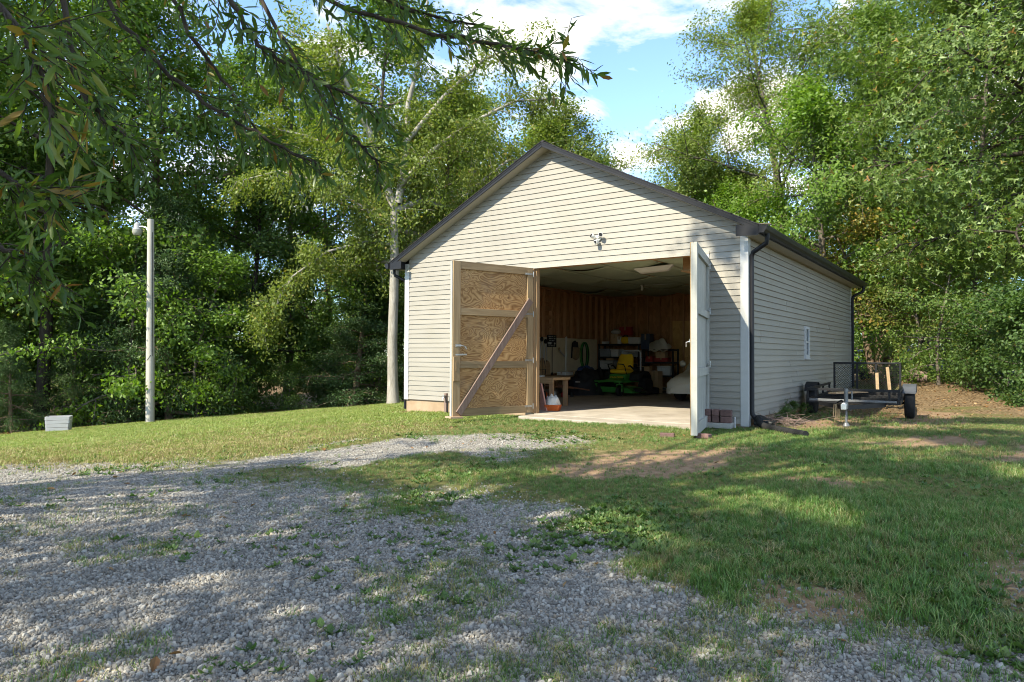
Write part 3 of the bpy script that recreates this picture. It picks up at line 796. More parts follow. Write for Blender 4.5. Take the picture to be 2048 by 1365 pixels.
cushion(-.26, .26, -.08, .40, .60, .72, 'seat', M_yellow, mw)
m = MB()
def backf(u, v):
    z = .68 + .44 * v; hw = .25 * (1 - .25 * v ** 2.2) * (1 - max(0, v - .88) * 1.6); yy = .36 + .12 * v; a = (u * 2 - 1)
    return (hw * a, yy - .045 * math.cos(a * 1.3) * (1 if True else 0), z)
m.grid(backf, 12, 12); bk = m.build('backrest', M_yellow, mw, smooth=2); so = bk.modifiers.new('s', 'SOLIDIFY'); so.thickness = .08; so.offset = 1
m = MB(); m.tube([(-.15, .40, 1.06), (-.13, .385, .98), (.13, .385, .98), (.15, .40, 1.06)], .008, 6); m.build('seat_piping', M_blackp, bk, smooth=True)
m = MB(); m.box(-.24, .24, .52, .98, .44, .78); m.lathe([(.13, .78), (.14, .84), (.10, .86)], 16, Matrix.Translation((0, .74, 0))); m.build('engine', M_blackp, mw, bevel=.02)
m = MB(); m.tube([(-.31, .66, .44), (-.31, .66, 1.18), (-.29, .66, 1.23), (-.24, .66, 1.25), (.24, .66, 1.25), (.29, .66, 1.23), (.31, .66, 1.18), (.31, .66, .44)], .024, 10); m.build('roll_bar', M_chrome, mw, smooth=True)
cu = bpy.data.curves.new('lettering', 'FONT'); cu.body = 'JOHN DEERE'; cu.size = .075; cu.align_x = 'CENTER'; cu.extrude = .001
cu.materials.append(M_yellow); _t = bpy.data.objects.new('lettering_source', cu); tx = link('lettering', bpy.data.meshes.new_from_object(_t)); bpy.data.objects.remove(_t); tx.parent = mw; tx.location = (0, -.112, .47); tx.rotation_euler = (R(80), 0, 0)

# ---- car under a cover
cc = thing('covered_car', 'low car under a beige fitted cover parked inside by the right door', 'car', (-2.62, 4.85, FL))
def carsec(v):
    y = 4.35 * v
    top = np.interp(v, [0, .03, .10, .30, .42, .55, .72, .86, .97, 1], [.44, .60, .67, .80, 1.16, 1.26, 1.22, .95, .86, .6])
    hw = np.interp(v, [0, .03, .10, .3, .8, .95, 1], [.62, .78, .86, .90, .90, .82, .66])
    return y, top, hw
m = MB()
def covf(u, v):
    y, top, hw = carsec(v); a = (u - .5) * 2; s = abs(a); low = .17 + .02 * math.sin(v * 37)
    if s < .45: x = hw * .74 * a / .45; z = top - .05 * (s / .45) ** 3
    else:
        q = (s - .45) / .55; x = math.copysign(hw * (.74 + .26 * math.sin(min(1, q * 1.7) * math.pi / 2)), a); z = (top - .05) + (low - top + .05) * q ** 1.2
    w = .010 * math.sin(v * 60 + a * 9) * (s > .4) + .006 * math.sin(v * 23 + a * 31)
    yb = y - (.10 * math.cos(a * math.pi / 2) if v < .02 else .05 * math.cos(a * math.pi / 2) if v < .06 else 0)
    return (x + w, yb + w, z)
m.grid(covf, 36, 70); m.build('cover', M_cover, cc, smooth=2)
m = MB(); m.grid(lambda u, v: (covf(u, 0)[0] * 1.0, covf(u, 0)[1] + .001, covf(u, 0)[2] * (1 - v) + .2 * v), 36, 3); m.build('cover', M_cover, cc, smooth=2)
for x in (-.70, .70):
    for y in (.85, 3.45): wheel(cc, x, y, .30, .20, rim=M_steel, lug=False)
for s in (-1, 1):
    m = MB(); m.lathe([(.02, -.08), (.07, -.05), (.085, 0), (.06, .06), (.02, .08)], 12, Matrix.Translation((s * .95, 1.65, .90)) @ Matrix.Rotation(R(90), 4, 'Y')); m.build('mirror', M_cover, cc, smooth=2)
m = MB(); m.tube([(-.2, .285, .735), (.0, .28, .738), (.15, .285, .735)], .006, 5); m.build('strap', M_bag, cc)

# ---- shelving and what stands on it
def shelf_unit(label, x0, x1, y0, y1, zs, top):
    t = thing('shelf_unit', label, 'shelf', ((x0 + x1) / 2, (y0 + y1) / 2, FL), 0, 'black shelf units at the back wall')
    w = (x1 - x0) / 2; d = (y1 - y0) / 2
    for sx in (-1, 1):
        for sy in (-1, 1):
            m = MB(); m.tube([(sx * (w - .03), sy * (d - .03), 0), (sx * (w - .03), sy * (d - .03), top - FL)], .028, 10); m.build('post', M_blackp, t)
    for z in zs:
        m = MB(); h = z - FL; m.box(-w, w, -d, d, h - .05, h)
        m.build('shelf_board', M_blackp, t, bevel=.006)
    return t
shelf_unit('wide black shelf unit in the back left corner of the garage', -7.12, -5.70, 8.42, 8.88, (.0, .53, .93, 1.33), 1.33)
shelf_unit('narrow black shelf unit right of the wide one', -5.62, -4.60, 8.42, 8.88, (.0, .38, .78, 1.16), 1.17)
Y0 = 8.62
tote('dark grey bin on the middle shelf by the slat wall', 'bin', -6.90, Y0, .931, .36, .36, .22, M_tote, M_tote)
tote('white lidded bin beside the dark grey bin', 'bin', -6.55, Y0, .931, .27, .34, .20, M_whitep, M_whitep)
tote('small grey bin right of the white lidded bin', 'bin', -6.22, Y0, .931, .24, .3, .15, M_clear)
tote('cloudy bin at the right end of the middle shelf', 'bin', -5.90, Y0, .931, .26, .3, .17, M_tote, M_clear)
tote('large cloudy bin on the lower shelf behind the mower', 'bin', -6.83, Y0, .531, .50, .36, .25, M_clear, M_tote)
tote('grey bin with papers on the lower shelf', 'bin', -6.25, Y0, .531, .36, .34, .22, M_tote)
carton('small carton on top of the large cloudy bin', -6.75, Y0, .815, .26, .22, .10)
tote('long grey bin at the right of the top shelf', 'bin', -5.90, Y0, 1.331, .40, .34, .20, M_clear)
carton('upright carton under a clear bag on the top shelf', -6.58, Y0, 1.331, .26, .24, .30)
cl_ = tag(MB().lathe([(.10, 0), (.16, .04), (.15, .10), (.07, .15), (.02, .16)], 12).build('plastic_bag', M_clear, None, smooth=True), 'crumpled clear bag on the upright carton', 'bag'); cl_.location = (-6.58, Y0, 1.642)
tote('low white tub at the left of the top shelf', 'tub', -6.95, Y0, 1.331, .18, .18, .08, M_whitep, name='plastic_tub')
lb = thing('leaf_blower', 'yellow and black blower lying on the top shelf', 'blower', (-6.22, Y0 - .08, 1.331), .1)
m = MB(); m.lathe([(.05, -.13), (.10, -.10), (.115, 0), (.10, .09), (.05, .12)], 16, Matrix.Translation((0, 0, .115)) @ Matrix.Rotation(R(90), 4, 'Y')); m.build('housing', M_yellow, lb, smooth=True)
m = MB(); m.lathe([(.075, 0), (.08, .03), (.04, .05)], 14, Matrix.Translation((.12, 0, .115)) @ Matrix.Rotation(R(90), 4, 'Y')); m.build('fan_cover', M_black, lb, smooth=True)
m = MB(); m.tube([(-.08, 0, .22), (-.03, 0, .27), (.05, 0, .27), (.08, 0, .22)], .014, 8); m.build('handle', M_black, lb, smooth=True)
carton('white folded sack leaning on the top shelf', -6.40, Y0 - .1, 1.331, .10, .2, .22, M_whitep, .2, 'paper_sack', 'sack')
carton('red crate behind the bins on the top shelf', -6.30, Y0 + .14, 1.60, .40, .16, .26, M_red, 0, 'plastic_crate', 'crate')
carton('dark blue crate standing between the two shelf units', -5.52, Y0, 1.17, .28, .3, .46, plain('dark blue plastic', (.03, .05, .09), .5), 0, 'plastic_crate', 'crate')
cb = MB()
def clothf(u, v):
    return (-.36 + .62 * u, -.24 + .40 * v, .30 * math.sin(math.pi * min(1, u * .9 + .1)) * (.75 + .25 * math.sin(v * 9 + u * 4)) * (v > .12) + .03 * math.sin(u * 14 + v * 9) - (.10 if v < .12 else 0))
cb.grid(clothf, 18, 12); o = tag(cb.build('dust_sheet', M_cover, None, smooth=2), 'off-white dust sheet heaped on the narrow shelf unit', 'sheet'); o.location = (-5.02, Y0, 1.20)
carton('red and white box on the narrow shelf unit', -5.40, Y0, .782, .22, .28, .16, M_red)
carton('stack of white paper beside the red box', -5.42, Y0 - .02, .382, .24, .26, .12, M_whitep, 0, 'paper_stack', 'paper')
carton('flat red tool case on the narrow shelf unit', -5.02, Y0, .782, .40, .30, .11, M_red, 0, 'tool_case', 'case')
carton('brown carton over the red tool case', -5.05, Y0, .90, .30, .26, .17)
tote('cloudy bin low on the narrow shelf unit', 'bin', -4.92, Y0, .382, .42, .34, .25, M_clear, M_whitep)
carton('tall carton on the floor in front of the shelves', -5.33, 8.02, FL, .36, .30, .78, None, .12)
carton('second tall carton behind the mower wheel', -5.02, 8.14, FL, .26, .28, .64, None, -.1)
carton('small white carton standing by the mower', -5.30, 7.86, FL + .002, .16, .14, .50, M_whitep, .3)
for i, (x, y, r_, lab) in enumerate([(-4.98, 7.75, .20, 'spare tyre lying on the floor beside the cartons'), (-4.45, 8.4, .22, 'tyre leaning under the narrow shelves')]):
    m = MB(); m.lathe([(r_ * .55, -.07), (r_ * .8, -.09), (r_, -.06), (r_, .06), (r_ * .8, .09), (r_ * .55, .07), (r_ * .5, 0)], 24); o = tag(m.build('spare_tyre', M_rubber, None, smooth=True), lab, 'tyre'); o.location = (x, y, FL + .092)
# rakes and handles hanging behind the mower
for i in range(5):
    t = thing('garden_tool', 'long-handled garden tool hung behind the mower roll bar, %s from the left' % ORD[i] if False else 'long-handled tool hung on the shelf front, number %s from the slat wall' % ['one', 'two', 'three', 'four', 'five'][i], 'tool', (-6.28 + i * .12, 8.36, .45), 0, 'tools hung on the shelf front')
    m = MB(); m.tube([(0, 0, 0), (.03 * (i - 2), -.02, .48)], .010, 6); m.build('handle', [M_pinez, M_green_p][i % 2], t)
    m = MB(); m.box(-.04, .04, -.012, .012, -.10, .002); m.build('blade', M_steel, t, bevel=.004)

# ---- left wall: slat panel, sign, hanging things
m = MB(); m.box(-7.165, -7.150, 4.2, 8.40, .45, 1.47)
for i in range(13): m.prism([(.455 + i * .078, -7.150), (.520 + i * .078, -7.150), (.524 + i * .078, -7.138), (.451 + i * .078, -7.138)][::1], 4.2, 8.4, 'y') if False else m.box(-7.149, -7.138, 4.2, 8.40, .455 + i * .078, .521 + i * .078)
m.build('slat_panel', M_beige, garage)
XW = -7.13
sg = thing('wall_sign', 'black sign with rows of white lettering on the slat wall', 'sign', (XW, 5.65, 1.20), R(90))
bx('board', M_black, sg, -.25, .25, -.012, .006, 0, .34)
def glyphs(x0, x1, z, h, seed):
    r = random.Random(seed); m = MB(); x = x0
    while x < x1:
        w = r.uniform(.012, .026)
        if r.random() < .8:
            m.box(x, x + .006, -.0155, -.013, z, z + h); m.box(x + .007, x + w, -.0155, -.013, z + h * r.choice([.0, .4, .8]), z + h * r.choice([.2, .6, 1.0]) if False else z + h * .95)
        x += w + .008
    return m
for z, h, a, b, s in ((.285, .030, -.20, .20, 1), (.225, .035, -.19, .19, 2), (.17, .028, -.14, .12, 3), (.075, .065, -.22, .08, 4), (.025, .02, -.18, .18, 5)):
    glyphs(a, b, z, h, s).build('lettering', M_whitep, sg)
m = MB(); m.lathe([(.006, 0), (.04, .02), (.045, .05), (.02, .06)], 12, Matrix.Translation((.15, -.012, .07)) @ Matrix.Scale(.12, 4, (0, 1, 0))); m.build('emblem', M_whitep, sg)
def hung(name, label, cat, y, z, fn, grp='tools on the slat wall'):
    t = thing(name, label, cat, (XW + .01, y, z), R(90), grp); fn(t); return t
def lopper(t):
    for s in (-1, 1):
        m = MB(); m.tube([(0, -.03, 0), (s * .05, -.03, -.12), (s * .08, -.03, -.5), (s * .07, -.03, -.58)], .013, 8); m.build('handle', M_chrome, t, smooth=True)
        m = MB(); m.tube([(s * .07, -.03, -.48), (s * .07, -.03, -.62)], .018, 8); m.build('grip', M_black, t, smooth=True)
    m = MB(); m.lathe([(.07, -.01), (.07, .01)], 14, Matrix.Translation((0, -.03, .05)) @ Matrix.Rotation(R(90), 4, 'X')); m.build('blade', M_black, t)
hung('lopping_shears', 'shears with grey handles and black head hung near the bench', 'shears', 5.08, 1.36, lopper)
hung('lopping_shears', 'second pair of shears hung between the first pair and the sign', 'shears', 5.27, 1.30, lopper)
def rake(t):
    m = MB(); m.tube([(0, -.03, .05), (0, -.03, -.75)], .011, 6); m.build('handle', M_black, t)
    m = MB()
    for i in range(7): m.tube([(-.03 + .01 * i, -.03, -.7), (-.12 + .04 * i, -.04, -.95)], .004, 4)
    m.build('tine', M_black, t)
hung('garden_rake', 'thin dark rake hung below the sign', 'rake', 5.62, 1.18, rake)
def saw(t):
    m = MB(); m.prism([(0, 0), (.32, -.20), (.34, -.16), (.04, .05)], -.03, -.025, 'y'); m.build('blade', M_steel, t); m = MB(); m.tube([(.0, -.03, .0), (-.05, -.03, .06), (.0, -.03, .09), (.05, -.03, .05)], .014, 6); m.build('handle', M_pine, t)
hung('hand_saw', 'hand saw hung right of the sign', 'saw', 6.0, 1.10, saw)
def pipe(t):
    m = MB(); m.tube([(0, -.03, .0), (0, -.03, -.98)], .022, 10); m.build('tube', M_whitep, t); m = MB(); m.tube([(.05, -.03, .02), (.05, -.03, -.6)], .014, 8); m.build('tube', M_whitep, t)
hung('wall_pipe', 'pair of white pipes standing upright on the slat wall', 'pipe', 6.38, 1.50, pipe)
def apron(t):
    m = MB(); m.tube([(-.16, -.04, -.42), (-.15, -.05, -.1), (-.08, -.05, .06), (.02, -.05, .09), (.12, -.05, .03), (.17, -.05, -.15)], .022, 8); m.build('strap', M_black, t, smooth=True)
    m = MB(); m.prism([(-.15, -.08), (.18, -.10), (.15, -.40), (.02, -.48), (-.12, -.42)], -.14, -.03, 'y'); m.build('pouch', M_tan, t, bevel=.03)
    m = MB(); m.prism([(-.12, .06), (.12, .07), (.15, -.12), (-.14, -.12)], -.11, -.02, 'y'); m.build('bag', M_bag, t, bevel=.03)
hung('tool_bag', 'tan pouch with black straps hung on the slat wall', 'bag', 6.86, 1.30, apron)
def hose(t):
    for k in range(9):
        m = MB(); a = .15 + .012 * k; P = [(a * math.sin(q) * (.9 + .02 * k), -.03 - .012 * (k % 4), -.32 + .36 * math.cos(q) * (1 + .01 * k) * (1 if math.cos(q) > 0 else 1.05)) for q in np.linspace(.0, 2 * math.pi, 22)]
        m.tube(P, .014, 6, cap=False); m.build('hose_loop', M_green_p if k % 3 else M_bag, t, smooth=True)
hung('coiled_hose', 'dark green hose coiled on the slat wall beside the shelves', 'hose', 7.48, 1.30, hose)
for i, (y, h, w, rz) in enumerate([(5.02, .50, .26, .05), (5.30, .42, .26, -.04)]):
    t = thing('wood_panel', ['tan curved board standing under the shears', 'second tan curved board left of the wheel'][i], 'board', (XW + .09, y, .40 - .0), R(90) + rz, 'boards under the shears')
    m = MB(); m.prism([(-w / 2, 0), (w / 2, 0), (w / 2 * .95, h * .55), (w / 2 * .6, h * .9), (0, h), (-w / 2 * .55, h * .88), (-w / 2 * .9, h * .5)], -.012, .012, 'y'); m.build('face', M_pine, t, bevel=.004)
    m = MB(); m.box(-.006, .006, -.016, -.0125, .02, h * .95); m.build('groove', M_bag, t, bevel=0)
# long low counter under the slat panel with clutter
ct = thing('work_counter', 'long plywood counter along the slat wall', 'counter', (-6.84, 5.6, FL))
bx('top', M_pine, ct, -.28, .26, -1.6, 1.4, .50, .535)
for y in (-1.5, -.1, 1.3):
    for x in (-.22, .2): bx('leg', M_pinez, ct, x - .03, x + .03, y - .03, y + .03, 0, .4995)
carton('white flat box on the counter', -6.86, 5.95, FL + .536, .30, .40, .09, M_whitep)
carton('brown carton on the counter by the blue tarpaulin', -6.84, 6.5, FL + .536, .32, .34, .12)
def lump(name, label, cat, loc, r, mat, seed, rough=.22, grp=None):
    g = np.random.default_rng(seed); m = MB(); n = 20
    def f(u, v):
        a = 2 * math.pi * u; b = math.pi / 2 * (1 - v); d = Vector((math.cos(a) * math.cos(b), math.sin(a) * math.cos(b), math.sin(b)))
        k = 1 + rough * mnoise.fractal(d * 2.1 + Vector((seed, 0, 0)), .9, 2.0, 4) + .06 * math.sin(a * 7 + seed) * (1 - v * .3)
        return (d.x * r[0] * k, d.y * r[1] * k, max(0, d.z) ** .8 * r[2] * k)
    m.grid(f, 28, 12); o = m.build(name, mat, None, smooth=2); o.location = loc; return tag(o, label, cat, grp)
lump('tarpaulin', 'crumpled blue tarpaulin on the counter', 'tarpaulin', (-6.75, 6.95, FL + .54), (.26, .34, .24), M_blue, 3)
bg = thing('covered_machine', 'machine under a black cloth cover between bench and mower', 'machine', (-6.30, 6.15, FL))
b1 = lump('cover', '', '', (0, 0, 0), (.46, .62, .66), M_bag, 5, .25); b1.parent = bg
del b1['label']; del b1['category']
bx('label_patch', M_whitep, bg, .02, .16, -.615, -.60, .36, .39, bevel=0)
lump('cloth_heap', 'heap of dark bags and rags beside the slat wall', 'bags', (-6.72, 7.6, FL), (.36, .55, .62), M_bag, 8, .3)
for i, (a, b, lab) in enumerate([((-6.55, 5.0, FL + .30), (-5.85, 5.55, FL + .16), 'reddish plank slanting out in front of the black cover'), ((-6.75, 4.6, FL + .30), (-6.15, 5.2, FL + .22), 'second plank slanting left of the first')]):
    m = MB(); m.bar(a, b, .09, .035); o = tag(m.build('loose_plank', wood('plank %d' % i, (.25, .10, .05), (.38, .18, .09), 'x'), None, bevel=.004), lab, 'plank')
for i, (x, y, h, r_, mt, lab) in enumerate([(-6.35, 4.55, .16, .05, M_whitep, 'white bottle on the floor below the planks'), (-6.22, 4.75, .13, .045, M_red, 'red can on the floor below the planks'), (-6.05, 4.95, .12, .05, M_blackp, 'black can on the floor by the machine'), (-6.5, 4.35, .14, .05, M_orange, 'orange can on the floor behind the bench leg')]):
    m = MB(); m.lathe([(r_, 0), (r_, h * .75), (r_ * .8, h * .85), (r_ * .35, h * .9), (r_ * .35, h)], 14); o = tag(m.build('floor_bottle', mt, None, smooth=True), lab, 'bottle'); o.location = (x, y, FL + .002)
pm = thing('push_mower', 'small mower with a yellow wheel under the bench', 'mower', (-5.9, 2.9, FL), .4)
wheel(pm, -.2, -.2, .12, .05, lug=False); wheel(pm, .2, -.2, .12, .05, lug=False); wheel(pm, -.2, .25, .12, .05, lug=False); wheel(pm, .2, .25, .12, .05, lug=False)
bx('deck', M_blackp, pm, -.17, .17, -.25, .3, .10, .22, bevel=.02); bx('engine', M_black, pm, -.1, .1, -.1, .1, .22, .38, bevel=.02)
m = MB(); m.tube([(-.15, .28, .2), (-.15, .75, .75), (.15, .75, .75), (.15, .28, .2)], .012, 8); m.build('handle', M_black, pm, smooth=True)

# ---- bench by the left jamb
wb = thing('work_bench', 'rough pine bench just inside the left door', 'bench', (-4.98, 1.75, FL))
bx('top', M_pine, wb, -.52, .52, -.32, .40, .575, .63); bx('apron', M_pine, wb, -.50, .50, -.30, -.265, .50, .5745)
for x in (-.45, .43):
    for y in (-.24, .34): bx('leg', M_pinez, wb, x - .05, x + .05, y - .025, y + .025, 0, .5745)
carton('bundle of white papers on the pine bench', -5.05, 1.7, FL + .631, .30, .2, .03, M_whitep, .2, 'paper_bundle', 'paper', None)
m = MB(); m.prism([(-.02, 0), (.22, 0), (.02, .52), (-.02, .54)], 0, .03, 'y'); o = tag(m.build('pink_board', plain('pink board', (.62, .33, .27), .8), None), 'pink offcut board leaning beside the door jamb', 'board'); o.location = (-4.32, .72, FL); o.rotation_euler = (0, 0, R(-25))
tl = thing('tool_tote', 'orange crate of white bags and bottles at the foot of the door jamb', 'crate', (-4.06, .78, FL), .3)
m = MB(); m.hexa([(-.13, -.09, 0), (.13, -.09, 0), (.13, .09, 0), (-.13, .09, 0), (-.16, -.11, .12), (.16, -.11, .12), (.16, .11, .12), (-.16, .11, .12)]); m.build('body', M_orange, tl, bevel=.01)
b1 = lump('bag', '', '', (0, 0, .10), (.14, .10, .20), M_whitep, 12, .3); b1.parent = tl; del b1['label']; del b1['category']
bt = MB().lathe([(.04, 0), (.04, .18), (.015, .24), (.015, .28)], 12).build('spray_bottle', plain('lilac bottle', (.5, .48, .6), .4), None, smooth=True); bt.location = (-4.28, .92, FL); tag(bt, 'pale spray bottle behind the orange crate', 'bottle')
fs = thing('ceiling_light', 'off-white light fixture hanging askew under the ceiling', 'light', (-2.75, 2.75, 2.76), R(20)); fs.rotation_euler = (R(4), R(-5), R(20))
m = MB(); m.hexa([(-.30, -.22, 0), (.30, -.22, 0), (.30, .22, 0), (-.30, .22, 0), (-.42, -.30, .10), (.42, -.30, .10), (.42, .30, .10), (-.42, .30, .10)]); m.build('housing', M_whitep, fs, bevel=.008)
m = MB(); m.box(-.27, .27, -.19, .19, -.008, -.001); m.build('diffuser', plain('diffuser', (.7, .68, .62), .5), fs)
bu = thing('bulb_holder', 'bare bulb holder on the ceiling toward the back', 'bulb', (-4.6, 6.2, 2.82))
m = MB(); m.lathe([(.05, .06), (.05, .04), (.025, .02), (.03, -.03), (.035, -.07), (.015, -.10)], 14); m.build('bulb', M_whitep, bu, smooth=True); m = MB(); m.tube([(.05, 0, .05), (.8, .1, .05)], .006, 5); m.build('cord', M_whitep, bu)

# ---- utility trailer
tr = thing('utility_trailer', 'black utility trailer with mesh ramp gate parked beside the garage', 'trailer', (1.14, 2.2, -.17), R(3.5))
w, Ln = .71, 3.05; zb, zt = .36, .56
m = MB()
for x in (-w, w): m.bar((x, 0, zb), (x, Ln, zb), .05, .07)
for y in (0, Ln * .33, Ln * .66, Ln): m.bar((-w, y, zb - .005), (w, y, zb - .005), .05, .06)
m.build('frame', M_black, tr, bevel=.003)
m = MB()
for x in (-w, w): m.bar((x, 0, zt), (x, Ln, zt), .045, .04)
m.bar((-w - .02, 0, zt), (w + .02, 0, zt), .045, .045); m.build('top_rail', M_black, tr, bevel=.003)
bx('front_rail', plain('scuffed grey rail', (.13, .133, .14), .5, .2, .3, 12), tr, -w + .03, w - .03, -.034, -.026, zb - .005, zb + .035)
for x in (-w, -w + .14, w - .14, w):
    m = MB(); m.bar((x, 0, zb), (x, 0, zt), .035, .035, up=(0, 1, 0)); m.build('upright', M_black, tr)
for x in (-w, w):
    for y in (1.0, 2.0, 3.0):
        m = MB(); m.bar((x, y, zb), (x, y, zt), .035, .035, up=(0, 1, 0)); m.build('upright', M_black, tr)
def mesh_panel(x0, x1, z0, z1, y, horizontal=False, pitch=.055):
    m = MB(); n = int((x1 - x0) / pitch)
    k = int((z1 - z0) / (pitch * .5))
    for j in range(k):
        for i in range(n):
            xa = x0 + (i + .5 * (j % 2)) * pitch; xb = xa + pitch / 2; xc = xa + pitch
            za = z0 + j * pitch * .5; zb_ = za + pitch * .5
            for p, q in (((xa, za), (xb, zb_)), ((xb, zb_), (xc, za))):
                if max(p[0], q[0]) > x1: continue
                P = (p[0], y, p[1]); Q = (q[0], y, q[1])
                if horizontal: P = (p[0], y + p[1], z0 * 0 + zb + .045); Q = (q[0], y + q[1], zb + .045)
                a, b = Vector(P), Vector(Q); up = Vector((0, 0, 1)) if horizontal else Vector((0, 1, 0)); s = (b - a).cross(up).normalized() * .003
                v = [a - s, b - s, b + s, a + s]; m.add(v, [(0, 1, 2, 3)])
    return m
mesh_panel(-w + .02, w - .02, .0, Ln, 0.02, True, .10).build('floor_mesh', M_black, tr, fixn=False)
gw = .62; g0, g1 = .38, 1.0
gate = MB()
for x in (-gw, -gw + .44, gw - .44, gw): gate.bar((x, Ln + .05, g0), (x, Ln + .05, g1), .04, .04, up=(0, 1, 0))
gate.bar((-gw - .02, Ln + .05, g1), (gw + .02, Ln + .05, g1), .04, .04); gate.bar((-gw, Ln + .05, g0), (gw, Ln + .05, g0), .04, .04)
gate = gate.build('ramp_gate', M_black, tr, bevel=.003)
mesh_panel(-gw, gw, g0, g1, Ln + .05, False, .05).build('gate_mesh', M_black, gate, fixn=False)
for x in (-w - .12, w + .12):
    wheel(tr, x, 1.45, .29, .17, rim=M_whitep, lug=False)
    s = 1 if x > 0 else -1
    m = MB(); arc = [(1.45 + .36 * math.cos(a), .28 + .34 * math.sin(a)) for a in np.linspace(R(155), R(25), 9)]
    P = arc + [(y, z - .012) for y, z in arc[::-1]]
    P = [(1.45 - .40, .47)] + [(1.45 - .27, .625), (1.45 + .27, .625), (1.45 + .40, .47), (1.45 + .385, .47), (1.45 + .26, .61), (1.45 - .26, .61), (1.45 - .385, .47)]
    P = [(1.45 + .36 * math.cos(a), .31 + .33 * math.sin(a)) for a in np.linspace(R(150), R(30), 9)]; P = P + [(1.45 + (y - 1.45) * .965, .31 + (z - .31) * .955) for y, z in P[::-1]]
    m.prism(P, x - .11, x + .11, 'x'); m.build('fender', M_black if s < 0 else plain('grey fender', (.07, .075, .085), .45), tr, bevel=.01)
m = MB(); m.tube([(-w - .1, 1.45, .28), (w + .1, 1.45, .28)], .03, 8); m.build('axle', M_black, tr)
m = MB(); m.bar((-.5, .0, zb - .04), (0, -1.05, zb - .04), .05, .07); m.bar((.5, 0, zb - .04), (0, -1.05, zb - .04), .05, .07); m.build('tongue', M_black, tr)
m = MB(); m.prism([(-.04, zb - .06), (.04, zb - .06), (.045, zb + .02), (.02, zb + .05), (-.02, zb + .05), (-.045, zb + .02)], -1.28, -1.02, 'y'); m.build('coupler', M_steel, tr, bevel=.008)
m = MB(); m.tube([(.0, -.92, .06), (.0, -.92, .30)], .020, 12); m.tube([(.0, -.92, .30), (.0, -.92, .62)], .032, 12); m.lathe([(.05, .0), (.055, .02), (.03, .07)], 12, Matrix.Translation((0, -.92, 0))); m.tube([(.03, -.92, .58), (.085, -.92, .58), (.085, -.92, .44)], .010, 8); m.tube([(.02, -.92, .34), (.07, -.94, .36), (.07, -.94, .27), (.02, -.92, .27)], .008, 8); m.build('jack', plain('dull zinc', (.17, .172, .175), .45, .3, .25, 14), tr, smooth=True)
m = MB()
for k in range(4): m.tube([(-.19 + .02 * k, -.80, .36), (-.20 + .03 * k, -.82, .22), (-.18 + .02 * k, -.83, .06 + .01 * k), (-.16 + .02 * k, -.82, .22), (-.17 + .015 * k, -.80, .35)], .009, 6)
m.build('rope', plain('tan rope', (.36, .27, .16), .9), tr, smooth=True)
m = MB(); m.tube([(-.15, -.75, .38), (-.08, -.8, .42), (.0, -.88, .36), (-.1, -.82, .33), (-.18, -.76, .36)], .014, 6); m.build('chain', M_black, tr, smooth=True)
bx('light_box', M_red, tr, -w - .04, -w - .01, Ln - .1, Ln - .02, zb - .03, zb + .04)
ZT = -.17
for i, (a, b, wd, lab) in enumerate([((.70, 2.9, ZT + .46), (1.05, 4.3, ZT + .44), .14, 'pale plank lying in the trailer bed near the left wheel'), ((1.42, 4.95, ZT + .44), (1.36, 5.12, ZT + .92), .06, 'brown board propped upright against the trailer gate'), ((1.20, 4.95, ZT + .44), (1.17, 5.10, ZT + .80), .06, 'second brown board propped against the trailer gate')]):
    m = MB(); m.bar(a, b, wd, .035, up=(0, 1, .2) if i else (0, 0, 1)); tag(m.build('loose_plank', M_pine if i == 0 else M_stile, None, bevel=.004), lab, 'plank')

# ---- by the corner: pavers on a concrete block, door-stop bricks, drain pipe, pvc stub
M_paver = plain('tumbled red paver', (.17, .095, .085), .9, 0, .35, 14, .6, obj_var=.3)
M_block = concrete('concrete block', (.30, .29, .27), (.44, .43, .40), 4)
zc0 = -.155
cbk = thing('concrete_block', 'grey concrete block under the stacked pavers', 'block', (-.40, -.28, zc0), R(6))
bx('body', M_block, cbk, -.24, .24, -.10, .12, 0, .085, bevel=.008)
for j, (zz, lay) in enumerate(((.086, 'lower'), (.187, 'upper'))):
    for i in range(3):
        x = -.13 + i * .125; wd = .055 if i < 2 else .085
        x += .03 if i == 2 else 0
        m = MB(); m.box(-wd, wd, -.07, .07, 0, .10); o = m.build('paver', M_paver, None, bevel=.014)
        o.location = Vector((-.40, -.28, zc0 + zz)) + Matrix.Rotation(R(6), 3, 'Z') @ Vector((x, 0, 0)); o.rotation_euler = (0, 0, R(6 + (i - j) * 2))
        tag(o, 'tumbled red paver in the %s layer by the corner, %s' % (lay, ['next to the open door', 'in the middle', 'nearest the white pipe stub'][i]), 'paver', 'stacked pavers')
for i, (x, y, rz, lab) in enumerate([(-.62, -1.72, .3, 'reddish brick lying on the slab side of the open right door'), (-.13, -1.62, -.2, 'reddish brick holding the outer edge of the open right door')]):
    m = MB(); m.box(-.10, .10, -.05, .05, 0, .065); o = m.build('door_brick', M_paver, None, bevel=.01); o.location = (x, y, gzs(x, y) + .008); o.rotation_euler = (0, 0, rz); tag(o, lab, 'brick')
m = MB(); m.tube([(-.17, -.10, -.2), (-.17, -.10, .01)], .016, 12); o = tag(m.build('pipe_stub', M_white, None, smooth=True), 'short white plastic pipe standing by the corner post', 'pipe')
dp = thing('drain_pipe', 'black corrugated drain pipe lying on the grass from the downspout', 'pipe', (0, 0, 0))
P = [(.13, .05, .02), (.20, -.0, -.08), (.32, -.12, -.11), (.50, -.28, -.115), (.75, -.45, -.125), (1.0, -.66, -.13)]
D = []; B = [np.array(p) for p in P]
